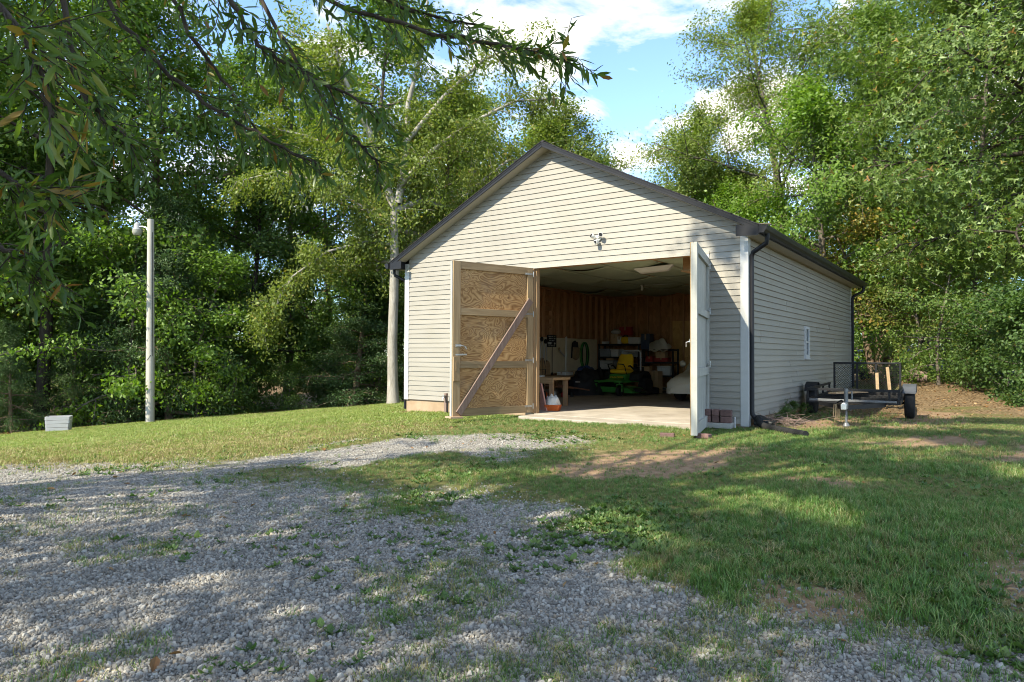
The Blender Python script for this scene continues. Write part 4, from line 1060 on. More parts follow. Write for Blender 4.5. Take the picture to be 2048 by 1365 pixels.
for i in range(len(B) - 1):
    p0, p1, p2, p3 = B[max(i - 1, 0)], B[i], B[i + 1], B[min(i + 2, len(B) - 1)]
    for s in np.linspace(0, 1, 13)[:-1]: D.append(.5 * ((2 * p1) + (-p0 + p2) * s + (2 * p0 - 5 * p1 + 4 * p2 - p3) * s * s + (-p0 + 3 * p1 - 3 * p2 + p3) * s ** 3))
m = MB(); m.tube(D, [.048 + .006 * (i % 2) for i in range(len(D))], 14); m.build('corrugated_tube', M_rubber, dp)
m = MB(); m.prism([(.05, -.12), (.30, -.14), (.36, -.06), (.06, .04)], .10, .38, 'y'); m.build('funnel', M_blackp, dp, bevel=.02)
# hose bib post and coiled garden hose at the left foundation
hb = thing('hose_spigot', 'weathered spigot post against the foundation left of the open door', 'spigot', (-6.10, -.12, gzs(-6.1, -.12)))
bx('post', M_brace, hb, -.03, .03, -.025, .025, -.05, .42); m = MB(); m.tube([(0, -.02, .34), (0, -.09, .34), (0, -.10, .30)], .016, 8); m.lathe([(.03, 0), (.03, .012)], 12, Matrix.Translation((0, -.06, .37))); m.build('tap', M_steel, hb, smooth=True); m = MB(); m.tube([(.05, 0, -.05), (.05, 0, .26)], .014, 8); m.build('riser', M_rubber, hb)
ho = thing('garden_hose', 'green garden hose coiled on the ground beside the open door', 'hose', (-5.42, -.35, gzs(-5.4, -.35)))
for k in range(8):
    m = MB(); r_ = .24 + .018 * (k % 3); m.tube([(r_ * math.cos(a) + .015 * math.sin(k), r_ * .8 * math.sin(a), .02 + .026 * k) for a in np.linspace(0, 2 * math.pi, 30)], .013, 6, cap=False); m.build('hose_loop', plain('hose %d' % k, [(.05, .16, .05), (.02, .03, .02), (.12, .2, .08)][k % 3], .5), ho, smooth=True)

# ---- yard light on its pole, planter
px_, py_ = -16.32, -.99; zz = gzs(px_, py_)
M_polew = wood('silvered pole', (.40, .37, .32), (.60, .57, .51), 'z', .6, .85, stain=(.33, .30, .26))
lp_ = thing('light_pole', 'weathered wooden pole with a barn light at the edge of the lawn', 'street light', (px_, py_, zz)); lp_.rotation_euler = (R(.4), R(-.5), 0)
m = MB(); m.tube([(0, 0, -.2), (0, 0, 2), (0, 0, 4), (0, 0, 5.78)], [.115, .11, .095, .085], 16); m.build('pole', M_polew, lp_, smooth=True)
ax = Vector((-.97, -.24, 0))            # the arm points left across the view
m = MB(); m.tube([ax * .08 + Vector((0, 0, 5.42)), ax * .16 + Vector((0, 0, 5.55)), ax * .32 + Vector((0, 0, 5.60)), ax * .46 + Vector((0, 0, 5.60))], .022, 8); m.build('arm', M_steel, lp_, smooth=True)
Mx = Matrix.Translation(ax * .52 + Vector((0, 0, 5.34))) @ Matrix.Scale(.88, 4)
m = MB(); m.lathe([(.10, .22), (.155, .20), (.11, .26), (.10, .38), (.085, .40), (.04, .42), (.03, .46)], 18, Mx); hd = m.build('lamp_head', plain('grey lamp housing', (.30, .31, .33), .5), lp_, smooth=True)
t = NT('ribbed lens'); M_lens = t.pbr((.34, .34, .30), .4)
m = MB(); m.lathe([(.09, .02), (.13, .06), (.15, .12), (.155, .195)], 18, Mx); m.build('lens', M_lens, hd, smooth=True)
m = MB(); m.lathe([(.02, .461), (.035, .47), (.03, .51)], 10, Mx); m.build('photocell', M_black, hd)
m = MB(); m.tube([(.0, -.10, 1.75), (.05, -.095, 1.80), (.10, -.04, 1.92)], .012, 6); m.tube([(.112, 0, 1.9), (.10, 0, 5.4)], .008, 5); m.build('cable', M_black, lp_)
px_, py_ = -16.3, -3.3; zz = gzs(px_, py_)
pb = thing('planter_box', 'white slatted box standing on the lawn before the wood', 'planter', (px_, py_, zz), R(58)); pb.scale = (.86,) * 3
for i in range(4):
    z = .05 + i * .108
    for sy in (-1, 1): bx('slat', M_white, pb, -.27 - .008 * i, .27 + .008 * i, sy * .20 - .012, sy * .20 + .012, z, z + .100)
    for sx in (-1, 1): bx('slat', M_white, pb, sx * (.27 + .008 * i) - .012 + sx * .0125, sx * (.27 + .008 * i) + .012 + sx * .0125, -.187, .187, z, z + .100)
bx('soil', plain('potting soil', (.05, .035, .025), .95), pb, -.25, .25, -.187, .187, .05, .40, bevel=0)
for sx in (-1, 1): bx('foot', M_white, pb, sx * .22 - .03, sx * .22 + .03, -.16, .16, -.03, .049)

# ---- parked cars beyond the trees
def car(label, x, y, rz, col, h=1.45):
    t = thing('parked_car', label, 'car', (x, y, gzs(x, y)), rz, 'cars parked beyond the trees')
    paint = plain('car paint ' + label[:6], col, .22, .3, .05)
    Lc, wc = 4.5, .88
    side_ = [(-2.2, .35), (-2.25, .62), (-2.1, .82), (-1.15, .95), (-.55, h - .08), (.0, h), (.75, h - .02), (1.55, 1.02), (2.15, .92), (2.25, .6), (2.2, .35)]
    m = MB(); m.prism([(a, b) for a, b in side_ if b < 1.03 or False] , -wc, wc, 'x'); m.build('body', paint, t, bevel=.06)
    m = MB(); a, b = wc * .96, wc * .74
    ys = [(-1.12, .965), (-.52, h - .05), (.72, h - .04), (1.50, 1.0)]
    m.hexa([(-a, ys[0][0], ys[0][1]), (a, ys[0][0], ys[0][1]), (a, ys[3][0], ys[3][1]), (-a, ys[3][0], ys[3][1]), (-b, ys[1][0], ys[1][1]), (b, ys[1][0], ys[1][1]), (b, ys[2][0], ys[2][1]), (-b, ys[2][0], ys[2][1])]); m.build('glasshouse', M_glass, t, bevel=.03)
    m = MB(); m.hexa([(-b, ys[1][0], h - .045), (b, ys[1][0], h - .045), (b, ys[2][0], h - .035), (-b, ys[2][0], h - .035), (-b * .9, ys[1][0] + .1, h), (b * .9, ys[1][0] + .1, h), (b * .9, ys[2][0] - .1, h), (-b * .9, ys[2][0] - .1, h)]); m.build('roof', paint, t, bevel=.02)
    for s in (-1, 1):
        m = MB()
        for (p, q) in ((ys[0], ys[1]), (ys[2], ys[3])): m.bar((s * a * (1 if p[1] < 1.1 else .77), p[0], p[1]), (s * (b if q[1] > 1.1 else a), q[0], q[1]), .06, .06)
        m.bar((s * a * .99, .15, .98), (s * b, .1, h - .04), .07, .06); m.build('pillar', paint, t)
        m = MB(); m.box(s * .62 - .16, s * .62 + .16, -2.27, -2.2, .62, .76); m.build('headlight', M_whitep, t, bevel=.02)
        m = MB(); m.box(s * .66 - .14, s * .66 + .14, 2.2, 2.27, .66, .82); m.build('tail_light', M_red, t, bevel=.02)
        for yy in (-1.38, 1.35): wheel(t, s * .82, yy, .32, .2, rim=M_steel, lug=False)
        m = MB(); m.box(s * .98 - .09, s * .98 + .09, -.75, -.60, .93, 1.05); m.build('mirror', paint, t, bevel=.03)
    return t
car('dark blue car seen behind the far downspout and trailer gate', -1.35, 24.5, R(-35), (.02, .04, .09))
car('dark car showing between the multi-stemmed tree and the sapling', .65, 21.5, R(-62), (.025, .035, .06))
car('dark car showing through leaves above the right shrubs', 2.9, 21.5, R(-70), (.03, .045, .08), 1.55)
# firewood log beside the multi-stemmed tree
m = MB(); m.tube([(0, 0, 0), (.2, .05, .02), (.45, .08, .0)], [.16, .17, .15], 14); o = tag(m.build('log_round', M_bark['brown'] if 'M_bark' in globals() else M_brace, None, smooth=True), 'short log lying on the leafy bank behind the trailer gate', 'log'); o.location = (1.25, 10.2, gzs(1.25, 10.2) + .14)
# ------------------------------------------------------------------ foliage
def leaf_mat(name, stops, trans=.45, gloss=.03, rough=.5):
    t = NT(name)
    v = t.n('Attribute', _attribute_name='v').outputs['Fac']
    c = t.ramp(v, stops)
    c = t.mix(1.0, c, t.ramp(t.n('ObjectInfo').outputs['Random'], [(0, (.82, .86, .82)), (1, (1.05, 1.0, .95))]), 'MULTIPLY')
    d = t.n('BsdfDiffuse', Color=c); tr = t.n('BsdfTranslucent', Color=t.mix(1.0, c, (1.15, 1.3, .5), 'MULTIPLY'))
    g = t.n('BsdfGlossy', Roughness=rough, Color=(.75, .85, .7))
    m1 = t.n('MixShader', i0=trans); t.t.links.new(d.outputs[0], m1.inputs[1]); t.t.links.new(tr.outputs[0], m1.inputs[2])
    m2 = t.n('MixShader', i0=gloss); t.t.links.new(m1.outputs[0], m2.inputs[1]); t.t.links.new(g.outputs[0], m2.inputs[2])
    t.t.links.new(m2.outputs[0], t.out.inputs[0]); return t.mat
M_leaf = dict(
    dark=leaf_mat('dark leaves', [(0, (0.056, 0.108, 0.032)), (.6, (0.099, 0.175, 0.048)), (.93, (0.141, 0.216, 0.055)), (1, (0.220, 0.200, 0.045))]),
    mid=leaf_mat('green leaves', [(0, (0.071, 0.134, 0.028)), (.6, (0.127, 0.211, 0.045)), (.92, (0.179, 0.258, 0.055)), (1, (0.310, 0.280, 0.060))]),
    bright=leaf_mat('bright leaves', [(0, (0.094, 0.185, 0.028)), (.6, (0.169, 0.283, 0.048)), (1, (0.244, 0.340, 0.069))], .5),
    olive=leaf_mat('olive leaves', [(0, (0.109, 0.154, 0.034)), (.5, (0.179, 0.242, 0.059)), (.85, (0.254, 0.299, 0.085)), (1, (0.330, 0.260, 0.085))]),
    gum=leaf_mat('sweetgum leaves', [(0, (0.075, 0.134, 0.032)), (.55, (0.146, 0.221, 0.053)), (.88, (0.216, 0.283, 0.074)), (.97, (0.360, 0.310, 0.085)), (1, (0.370, 0.200, 0.070))], .42, .035, .45),
    autumn=leaf_mat('turning leaves', [(0, (0.122, 0.165, 0.037)), (.4, (0.240, 0.230, 0.050)), (.75, (0.380, 0.270, 0.065)), (1, (0.440, 0.240, 0.075))]),
    blue=leaf_mat('cedar needles', [(0, (0.039, 0.077, 0.032)), (.6, (0.071, 0.129, 0.048)), (1, (0.113, 0.170, 0.064))], .25),
    willow=leaf_mat('willow oak leaves', [(0, (0.038, 0.077, 0.016)), (.5, (0.080, 0.144, 0.028)), (.88, (0.132, 0.185, 0.036)), (.95, (0.270, 0.190, 0.040)), (1, (0.250, 0.110, 0.030))], .5, .04, .4))
def bark(name, c0, c1, c2, sc=1.0):
    t = NT(name); P = t.coord('Object', (7 * sc, 7 * sc, 1.5 * sc)); a = t.noise(P, 1.5, 7, .68); b = t.noise(t.coord('Object', 2.2), 1, 5, .6)
    c = t.ramp(a, [(.3, c0), (.55, c1), (.75, c2)]); c = t.mix(t.math('MULTIPLY', b, .45), c, mul(c0, .9))
    return t.pbr(c, .9, 0, t.bump(a, .7, .03), .15)
M_bark = dict(grey=bark('grey bark', (.085, .07, .055), (.17, .145, .12), (.27, .24, .205)),
              pale=bark('pale lichened bark', (.22, .20, .17), (.38, .355, .315), (.52, .49, .44)),
              dark=bark('dark bark', (.03, .024, .019), (.07, .056, .045), (.12, .10, .085)),
              brown=bark('brown bark', (.10, .068, .045), (.20, .145, .105), (.30, .23, .175)))

def norm(a): return a / np.maximum(np.linalg.norm(a, axis=1, keepdims=True), 1e-9)

def leaves_mesh(name, P, out, size, aspect, g, star=False, droop=.25, up=.34, sizev=.3, mat=None, D=None):
    """one rhombic (or star) blade per position"""
    n = len(P)
    nr = norm(np.array([0, 0, up]) + g.normal(0, .50, (n, 3)) + out * .62)
    if D is None: D = g.normal(0, 1, (n, 3)) + out * .6
    D = D - nr * np.sum(D * nr, 1, keepdims=True); D = norm(D) ; D[:, 2] -= droop; D = norm(D)
    S = norm(np.cross(D, nr)); nr = np.cross(S, D)
    l = size * (1 + sizev * g.uniform(-1, 1, n))[:, None]; w = l * aspect
    fold = nr * l * .10
    v = np.clip(g.normal(.5, .22, n), 0, 1)
    if not star:
        V = np.stack([P, P + D * l * .45 + S * w * .5 + fold, P + D * l, P + D * l * .45 - S * w * .5 + fold], 1).reshape(-1, 3)
        F = np.arange(4 * n).reshape(n, 4); vv = v
    else:
        q = [P - D * l * .1, P + D * l * .28 + S * l * .14, P + D * l * .9, P + D * l * .28 - S * l * .14,
             P + D * l * .12 - fold, P + D * l * .22 + S * l * .40, P + S * l * .52 - D * l * .10, P + D * l * .02 - fold,
             P + D * l * .12 - fold, P + D * l * .02 - fold, P - S * l * .52 - D * l * .10, P + D * l * .22 - S * l * .40]
        V = np.stack(q, 1).reshape(-1, 3); F = np.arange(12 * n).reshape(-1, 4); vv = np.repeat(v, 3)
    return fast_mesh(name, V, F, mat, False, {'v': ('FACE', vv)})

def tubes_mesh(name, lines, mat, n=6):
    mb = MB()
    for pts, rad, k in lines: mb.tube(pts, rad, k, cap=False)
    V = np.array([tuple(v) for v in mb.v]); F = np.array(mb.f)
    return fast_mesh(name, V, F, mat, True)

def wander(g, p, d, length, n, bend, grav=0.0):
    pts = [np.array(p, float)]; d = np.array(d, float); d /= np.linalg.norm(d)
    for i in range(n):
        d = d + g.normal(0, bend, 3) + np.array([0, 0, grav]); d /= np.linalg.norm(d)
        pts.append(pts[-1] + d * length / n)
    return pts

def grow(seed, H, r0, cb, Rc, nl, leaf=.12, aspect=.6, per=34, clump=.34, el=(5, 60), droop=0.0, nsub=7, star=False, profile=None, lean=(0, 0), trunkbend=.03, bmat='grey', lmat='mid', nside=8, cut=None, extra=None, ldroop=.25):
    """returns (trunk mesh, crown mesh): stem, limbs, branches, twigs with leaf clumps"""
    g = np.random.default_rng(seed)
    lines = []; anch = []
    tp = wander(g, (0, 0, -.15), (lean[0], lean[1], 1), H * .96, 10, trunkbend)
    nt = len(tp) - 1
    rad = [r0 * (1.35 if i == 0 else 1.0) * (1 - .9 * (i / nt) ** 1.1) + .012 for i in range(nt + 1)]
    lines.append((tp, rad, nside))
    prof = profile or (lambda s: (math.sin(math.pi * min(1, .18 + .80 * s)) ** .7))
    for i in range(nl):
        s = (i + g.uniform(.1, .9)) / nl; t = cb + (1 - cb) * s * .97
        k = min(int(t * nt), nt - 1); f = t * nt - k; st = tp[k] * (1 - f) + tp[k + 1] * f; rr = rad[k] * (1 - f) + rad[k + 1] * f
        az = i * 2.3999 + g.uniform(-.5, .5); e = R(el[0] + (el[1] - el[0]) * s + g.uniform(-12, 12)); ln = Rc * prof(s) * g.uniform(.72, 1.18)
        d = (math.cos(az) * math.cos(e), math.sin(az) * math.cos(e), math.sin(e))
        lp = wander(g, st, d, ln, 6, .13, -droop)
        lr = max(.018, rr * .5); lines.append((lp, [lr * (1 - .85 * q / 6) + .004 for q in range(7)], 5))
        for q in np.linspace(.5, 1, 5): anch.append(lp[int(q * 6)])
        for j in range(nsub):
            u = .18 + .8 * (j + g.uniform(0, 1)) / nsub; a = int(u * 6); sp = lp[min(a, 5)] * (1 - (u * 6 - a)) + lp[min(a + 1, 6)] * (u * 6 - a)
            dd = np.array(lp[min(a + 1, 6)]) - np.array(lp[min(a, 5)] if a < 6 else lp[5]); dd /= np.linalg.norm(dd) + 1e-9
            rv = g.normal(0, 1, 3); rv -= dd * rv.dot(dd); rv /= np.linalg.norm(rv); rv[2] *= .7
            bl = ln * g.uniform(.22, .46) * (1.15 - .45 * u)
            bp = wander(g, sp, dd * .75 + rv, bl, 4, .2, -droop * 1.5)
            lines.append((bp, [lr * .38 * (1 - .8 * x / 4) + .003 for x in range(5)], 4))
            for x in np.linspace(.3, 1, max(3, int(bl / .3))):
                a2 = min(int(x * 4), 3); f2 = x * 4 - a2; anch.append(bp[a2] * (1 - f2) + bp[a2 + 1] * f2)
    if extra is not None: extra(g, lines, anch)
    A = np.array(anch)
    if cut is not None: A = A[cut(A)]
    P = np.repeat(A, per, 0); cl = clump * g.uniform(.5, 1.35, len(A))
    gn = np.clip(g.normal(0, 1, P.shape), -1.55, 1.55)
    off = gn * np.repeat(cl, per)[:, None] * np.array([1, 1, .62]); off[:, 2] -= .25 * np.abs(g.normal(0, 1, len(P))) * np.repeat(cl, per)
    keep = g.random(len(P)) < np.repeat(g.uniform(.55, 1, len(A)), per)
    P = (P + off)[keep]
    out = P - np.array([0, 0, H * .55]); out = norm(out)
    crown = leaves_mesh('crown', P, out, leaf, aspect, g, star, ldroop, mat=M_leaf[lmat])
    return tubes_mesh('trunk', lines, M_bark[bmat]), crown

def plant(name, label, cat, protos, loc, rz=0, sc=1.0, lm=None, bm=None, group=None, tilt=(0, 0), zoff=0.0, parts=('trunk', 'crown')):
    z = gzs(loc[0], loc[1]) - .03 + zoff
    t = thing(name, label, cat, (loc[0], loc[1], z), rz, group)
    t.rotation_euler = (tilt[0], tilt[1], rz)
    t.scale = (sc, sc, sc) if not hasattr(sc, '__len__') else sc
    for nm, me, mm in zip(parts, protos, (bm and M_bark[bm], lm and M_leaf[lm])):
        o = link(nm, me, t)
        if mm is not None:
            o.material_slots[0].link = 'OBJECT'; o.material_slots[0].material = mm
    return t

def cam_px(p):
    """where a point falls in the photograph (2048 px wide); used only to leave the view ahead clear and to order names"""
    q = cam.matrix_world.inverted() @ Vector(p)
    if q.z > -.05: return None
    return (1024 + 1363.6 * q.x / -q.z, 682.5 - 1363.6 * q.y / -q.z)

P_tall = grow(21, 16, .20, .26, 4.0, 24, .15, .62, 46, .46, (0, 62), .02, 7, bmat='dark', lmat='mid')
P_tall2 = grow(22, 17, .17, .20, 3.6, 26, .14, .65, 46, .44, (-8, 58), .03, 7, bmat='grey', lmat='dark')
P_wide = grow(23, 11, .16, .14, 3.8, 24, .13, .6, 48, .40, (-5, 60), .03, 7, bmat='grey', lmat='mid')
P_shrub = grow(24, 3.4, .035, .06, 1.75, 18, .11, .55, 30, .24, (5, 65), .02, 6, bmat='grey', lmat='dark', nside=5, trunkbend=.1)
P_under = grow(25, 6.0, .06, .12, 2.3, 20, .115, .55, 30, .28, (-10, 45), .05, 6, bmat='grey', lmat='bright', nside=6, trunkbend=.08)
P_cedar = grow(26, 7.5, .11, .05, 2.2, 34, .11, .24, 60, .24, (-5, 40), .03, 6, profile=lambda s: 1.05 - .85 * s, bmat='brown', lmat='blue')
P_ash = grow(27, 17, .22, .22, 5.0, 30, .125, .42, 72, .44, (5, 62), .015, 8, bmat='grey', lmat='olive')

# --- the wood at the left and behind the garage
ORD = ['first', 'second', 'third', 'fourth', 'fifth', 'sixth', 'seventh', 'eighth', 'ninth', 'tenth', 'eleventh', 'twelfth', 'thirteenth', 'fourteenth', 'fifteenth', 'sixteenth', 'seventeenth', 'eighteenth', 'nineteenth', 'twentieth']
rs = random.Random(31)
EDGE = [(-22.5, -8.5), (-19.4, -4.6), (-17.6, -.5), (-15.2, 3.8), (-12.6, 7.2), (-9.6, 11.2), (-6.6, 14.5), (-3.0, 16.5)]
def along(s):
    """point and outward normal of the wood's edge; s in 0..1"""
    seg = [math.dist(a, b) for a, b in zip(EDGE, EDGE[1:])]; T = sum(seg); d = s * T
    for (a, b), l in zip(zip(EDGE, EDGE[1:]), seg):
        if d <= l or (a, b) == (EDGE[-2], EDGE[-1]):
            f = d / l; return (a[0] + (b[0] - a[0]) * f, a[1] + (b[1] - a[1]) * f), (-(b[1] - a[1]) / l, (b[0] - a[0]) / l)
        d -= l
spots = []
def row(n, off, jit, s0=0.0, s1=1.0):
    r = []
    for i in range(n):
        s = s0 + (s1 - s0) * (i + .5 + rs.uniform(-.28, .28)) / n; p, nn = along(s); o = off + rs.uniform(-jit, jit)
        r.append((p[0] + nn[0] * o, p[1] + nn[1] * o))
    return r
rows = [(row(11, 2.9, .9), 'front'), (row(10, 6.6, 1.3), 'middle'), (row(5, 11.5, 1.8), 'back')]
protoset = [P_tall, P_tall2, P_wide, P_ash]
for pts, nm in rows:
    for i, (x, y) in enumerate(pts):
        pr = protoset[rs.choice([0, 1, 1, 2, 0])]
        if nm == 'front' and i % 3 == 1: pr = P_wide
        right = y > 8.5
        sc = rs.uniform(.85, 1.12) * (.96 if x < -15 else (.80 if right else 1.0))
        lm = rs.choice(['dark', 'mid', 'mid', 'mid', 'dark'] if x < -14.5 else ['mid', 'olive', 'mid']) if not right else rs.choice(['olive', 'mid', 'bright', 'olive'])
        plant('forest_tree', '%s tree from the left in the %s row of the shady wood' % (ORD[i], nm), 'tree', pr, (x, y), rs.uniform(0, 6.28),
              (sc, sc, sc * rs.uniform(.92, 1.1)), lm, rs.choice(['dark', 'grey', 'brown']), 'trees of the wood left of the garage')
und = row(20, 1.0, .8, .02, .97)
for i, (x, y) in enumerate(und):
    kind = rs.choice([0, 0, 1, 2, 0, 2])
    pr = [P_shrub, P_under, P_cedar][kind]; sc = [rs.uniform(.45, .9), rs.uniform(.55, .95), rs.uniform(.4, .85)][kind]
    nm = ['leafy_shrub', 'understory_tree', 'cedar_tree'][kind]; cat = ['shrub', 'tree', 'tree'][kind]
    wd = ['low dark shrub', 'slender bright sapling', 'small dusky cedar'][kind]
    plant(nm, '%s at the lawn edge of the wood, %s plant along from the left' % (wd, ORD[i] if i < 20 else 'twenty-' + ORD[i - 20]), cat, pr, (x, y), rs.uniform(0, 6.28), sc, [rs.choice(['dark', 'mid', 'dark']), rs.choice(['mid', 'bright']), None][kind], None, 'undergrowth along the lawn edge')
und2 = row(13, 4.4, 1.0, .06, .98)
for i, (x, y) in enumerate(und2):
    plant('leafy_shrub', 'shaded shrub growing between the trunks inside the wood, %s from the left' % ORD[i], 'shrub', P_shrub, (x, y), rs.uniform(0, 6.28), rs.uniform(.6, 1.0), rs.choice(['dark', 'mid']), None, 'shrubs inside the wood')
# sunlit sapling and cedar near the lamp pole
plant('understory_tree', 'bright green sapling with layered leaves just right of the light pole', 'tree', P_under, (-17.2, .9), 1.1, .92, 'bright')
plant('understory_tree', 'yellow green sapling close behind the top of the light pole', 'tree', P_under, (-18.4, -.6), 2.7, 1.12, 'bright')
plant('cedar_tree', 'feathery cedar crown showing behind the lamp', 'tree', P_cedar, (-18.2, .6), .4, 1.0)
plant('cedar_tree', 'wide dusky cedar with low drooping boughs beside the pale tree', 'tree', P_cedar, (-14.6, 5.0), 2.0, (1.05, 1.05, .62))

# --- pale trunk tree left of the garage
def pale_extra(g, lines, anch):
    def limb(pts, r, sub=7, dr=.10, ll=.55):
        pts = [np.array(p, float) for p in pts]; n = len(pts) - 1
        lines.append((pts, [r * (1 - .8 * i / n) + .006 for i in range(n + 1)], 7))
        for i in range(1, n + 1):
            for j in range(sub):
                f = g.uniform(0, 1); p = pts[i - 1] * (1 - f) + pts[i] * f
                d = (pts[i] - pts[i - 1]); d /= np.linalg.norm(d); rv = g.normal(0, 1, 3)
                bp = wander(g, p, d * .5 + rv * .6, ll * g.uniform(.6, 1.7), 4, .2, -dr); lines.append((bp, [.014, .011, .008, .005, .003], 4))
                for x in (1, 2, 3, 4): anch.append(bp[x])
    # two stems from the fork and the long lower limbs (x is across the view, y away from it)
    X = np.array([.80, .60, 0]); U = np.array([0, 0, 1.0]); Yv = np.array([-.6, .8, 0])
    q = lambda a, z, b=0: X * a + U * z + Yv * b
    limb([q(0, 6.3), q(-.35, 7.2, .1), q(-.75, 8.6, -.2), q(-1.5, 10.2, -.4), q(-2.1, 12, -.3)], .15)
    limb([q(.12, 6.4), q(.35, 8.2, .3), q(.35, 9.8, .5), q(.8, 11.5, .4), q(1.0, 13.2, .2)], .13)
    limb([q(0, 5.1), q(-.9, 5.2), q(-2.0, 4.8, -.4), q(-3.0, 4.0, -.6), q(-3.5, 3.0, -.7), q(-3.7, 2.3, -.7)], .045, 8, .22, .6)
    limb([q(0, 5.5), q(-.9, 6.2, -.3), q(-2.1, 6.9, -.7), q(-3.4, 7.2, -.8), q(-4.6, 6.8, -1)], .05, 9, .14, .7)
    limb([q(0, 6.2), q(.9, 6.6, .4), q(1.8, 6.5, .8), q(2.5, 7.2, 1.1), q(3.6, 8.2, 1.4), q(4.8, 8.4, 1.6)], .12, 10, .08, .8)
    limb([q(.2, 7.0), q(1.2, 8.0, -.3), q(2.4, 8.8, -.6), q(3.8, 9.6, -.4), q(5.2, 9.8, -.2)], .09, 10, .08, .8)
    limb([q(-.4, 7.4), q(-1.6, 8.2, .5), q(-3.0, 8.8, .8), q(-4.2, 9.0, .6)], .08, 10, .10, .8)
    limb([q(.3, 8.3), q(1.5, 10, .4), q(2.8, 11.3, .5), q(4.0, 11.8, .4)], .08, 10, .08, .8)
    limb([q(-1.2, 9.6), q(-2.2, 11, 0), q(-3.4, 12, .2)], .07, 9, .08, .8)
    limb([q(0, 5.6), q(1.0, 5.6, 1.2), q(2.2, 5.4, 2.2), q(3.6, 5.8, 3.0)], .08, 10, .10, .8)
    limb([q(0, 4.6), q(-1.6, 4.6, 1.5), q(-3.2, 4.8, 2.4)], .06, 9, .12, .8)
def pale_tree():
    g = np.random.default_rng(5)
    lines = []; anch = []
    tp = [(.05, 0, -.2), (.02, 0, .15), (0, 0, .8), (-.03, 0, 2.0), (0, .02, 3.4), (.04, 0, 4.6), (.0, 0, 5.6), (0, 0, 6.4)]
    lines.append(([Vector(p) for p in tp], [.29, .205, .17, .158, .15, .14, .135, .13], 12))
    pale_extra(g, lines, anch)
    A = np.array(anch); per = 46
    P = np.repeat(A, per, 0); P = P + np.clip(g.normal(0, 1, P.shape), -1.6, 1.6) * np.array([.24, .24, .18]) * np.repeat(g.uniform(.6, 1.3, len(A)), per)[:, None]
    P = P[g.random(len(P)) < .9]
    out = norm(P - np.array([0, 0, 8.0]))
    return tubes_mesh('trunk', lines, M_bark['pale']), leaves_mesh('crown', P, out, .105, .55, g, False, .3, mat=M_leaf['olive'])
plant('pale_tree', 'tall tree with straight pale trunk and forked stems at the garage corner', 'tree', pale_tree(), (-12.38, 4.6))

# --- trees at the right and behind
P_gum = grow(41, 15, .095, .30, 4.6, 28, .135, .8, 40, .46, (-12, 60), .035, 8, star=True, bmat='grey', lmat='gum', lean=(-.03, -.02))
P_gum2 = grow(42, 14, .20, .28, 4.8, 28, .14, .8, 40, .48, (-18, 60), .04, 8, star=True, bmat='dark', lmat='gum')
plant('sweetgum_tree', 'slender star-leaved tree right of the trailer with thin grey trunk', 'tree', P_gum, (2.75, 11.6), 1.0, .92)
plant('sweetgum_tree', 'big star-leaved tree with dark trunk at the right edge above the shrubs', 'tree', P_gum2, (3.95, 10.3), 2.2)
plant('sweetgum_tree', 'spreading star-leaved tree filling the top right corner', 'tree', P_gum2, (6.9, 11.5), 4.0, 1.15)
plant('sweetgum_tree', 'star-leaved tree between the multi-stemmed tree and the parked cars', 'tree', P_gum, (1.9, 16.5), 4.4, 1.12)
plant('ash_tree', 'tall feathery tree rising over the right end of the garage roof', 'tree', P_ash, (-3.6, 17.6), .3, .98, 'olive')
plant('ash_tree', 'feathery tree standing close behind the far gutter', 'tree', P_ash, (-.2, 17.0), 2.4, .80, 'mid')
plant('forest_tree', 'lower rounded tree behind the garage ridge, yellow green', 'tree', P_wide, (-8.2, 19.5), 4.2, .92, 'olive')
plant('forest_tree', 'rounded olive tree between the pale tree and the garage ridge', 'tree', P_wide, (-11.2, 13.0), 1.2, 1.05, 'olive')
plant('forest_tree', 'small bright tree over the middle of the right roof slope', 'tree', P_wide, (-5.2, 16.5), 2.2, .74, 'bright')
plant('forest_tree', 'bright lime tree showing over the far end of the garage roof', 'tree', P_wide, (-1.2, 13.2), 1.2, .92, 'bright')
plant('forest_tree', 'tall tree beyond the multi-stemmed tree and the cars', 'tree', P_tall, (.8, 24), 2.0, 1.0, 'mid')
plant('forest_tree', 'tall tree far behind the right shrubs', 'tree', P_tall2, (4.6, 25), 3.0, 1.1, 'mid')
plant('forest_tree', 'distant tree behind the parked cars', 'tree', P_wide, (-2.6, 33), 3.6, 1.2, 'bright')
plant('forest_tree', 'distant bright tree right of the parked cars', 'tree', P_wide, (3.6, 36), 5.0, 1.25, 'bright')
def multi_extra(g, lines, anch):
    for i in range(5):
        az = i * 1.3 + .3; d = (math.cos(az) * .30, math.sin(az) * .30, 1)
        lp = wander(g, (math.cos(az) * .12, math.sin(az) * .12, -.1), d, 4.6, 7, .07); lines.append((lp, [.12 - .013 * q for q in range(8)], 7))
        for j in range(12):
            p = lp[3 + j % 5]; bp = wander(g, p, (g.normal(), g.normal(), .4), g.uniform(.8, 1.9), 4, .15, -.03); lines.append((bp, [.03, .022, .016, .01, .005], 4))
            for x in (2, 3, 4): anch.append(bp[x])
P_multi = grow(43, 5.0, .10, .5, 2.2, 10, .12, .55, 26, .28, (10, 55), .03, 6, bmat='brown', lmat='autumn', extra=multi_extra)
plant('multi_stem_tree', 'low multi-stemmed tree with yellowing leaves beyond the trailer gate', 'tree', P_multi, (.20, 13.4), .6, 1.05)
plant('understory_tree', 'loose sapling with thin twigs on the leafy bank right of the trailer', 'tree', P_under, (2.0, 9.6), 1.0, .62, 'mid')
plant('understory_tree', 'olive sapling behind the loose sapling on the bank', 'tree', P_under, (1.35, 12.0), 3.0, .72, 'olive')
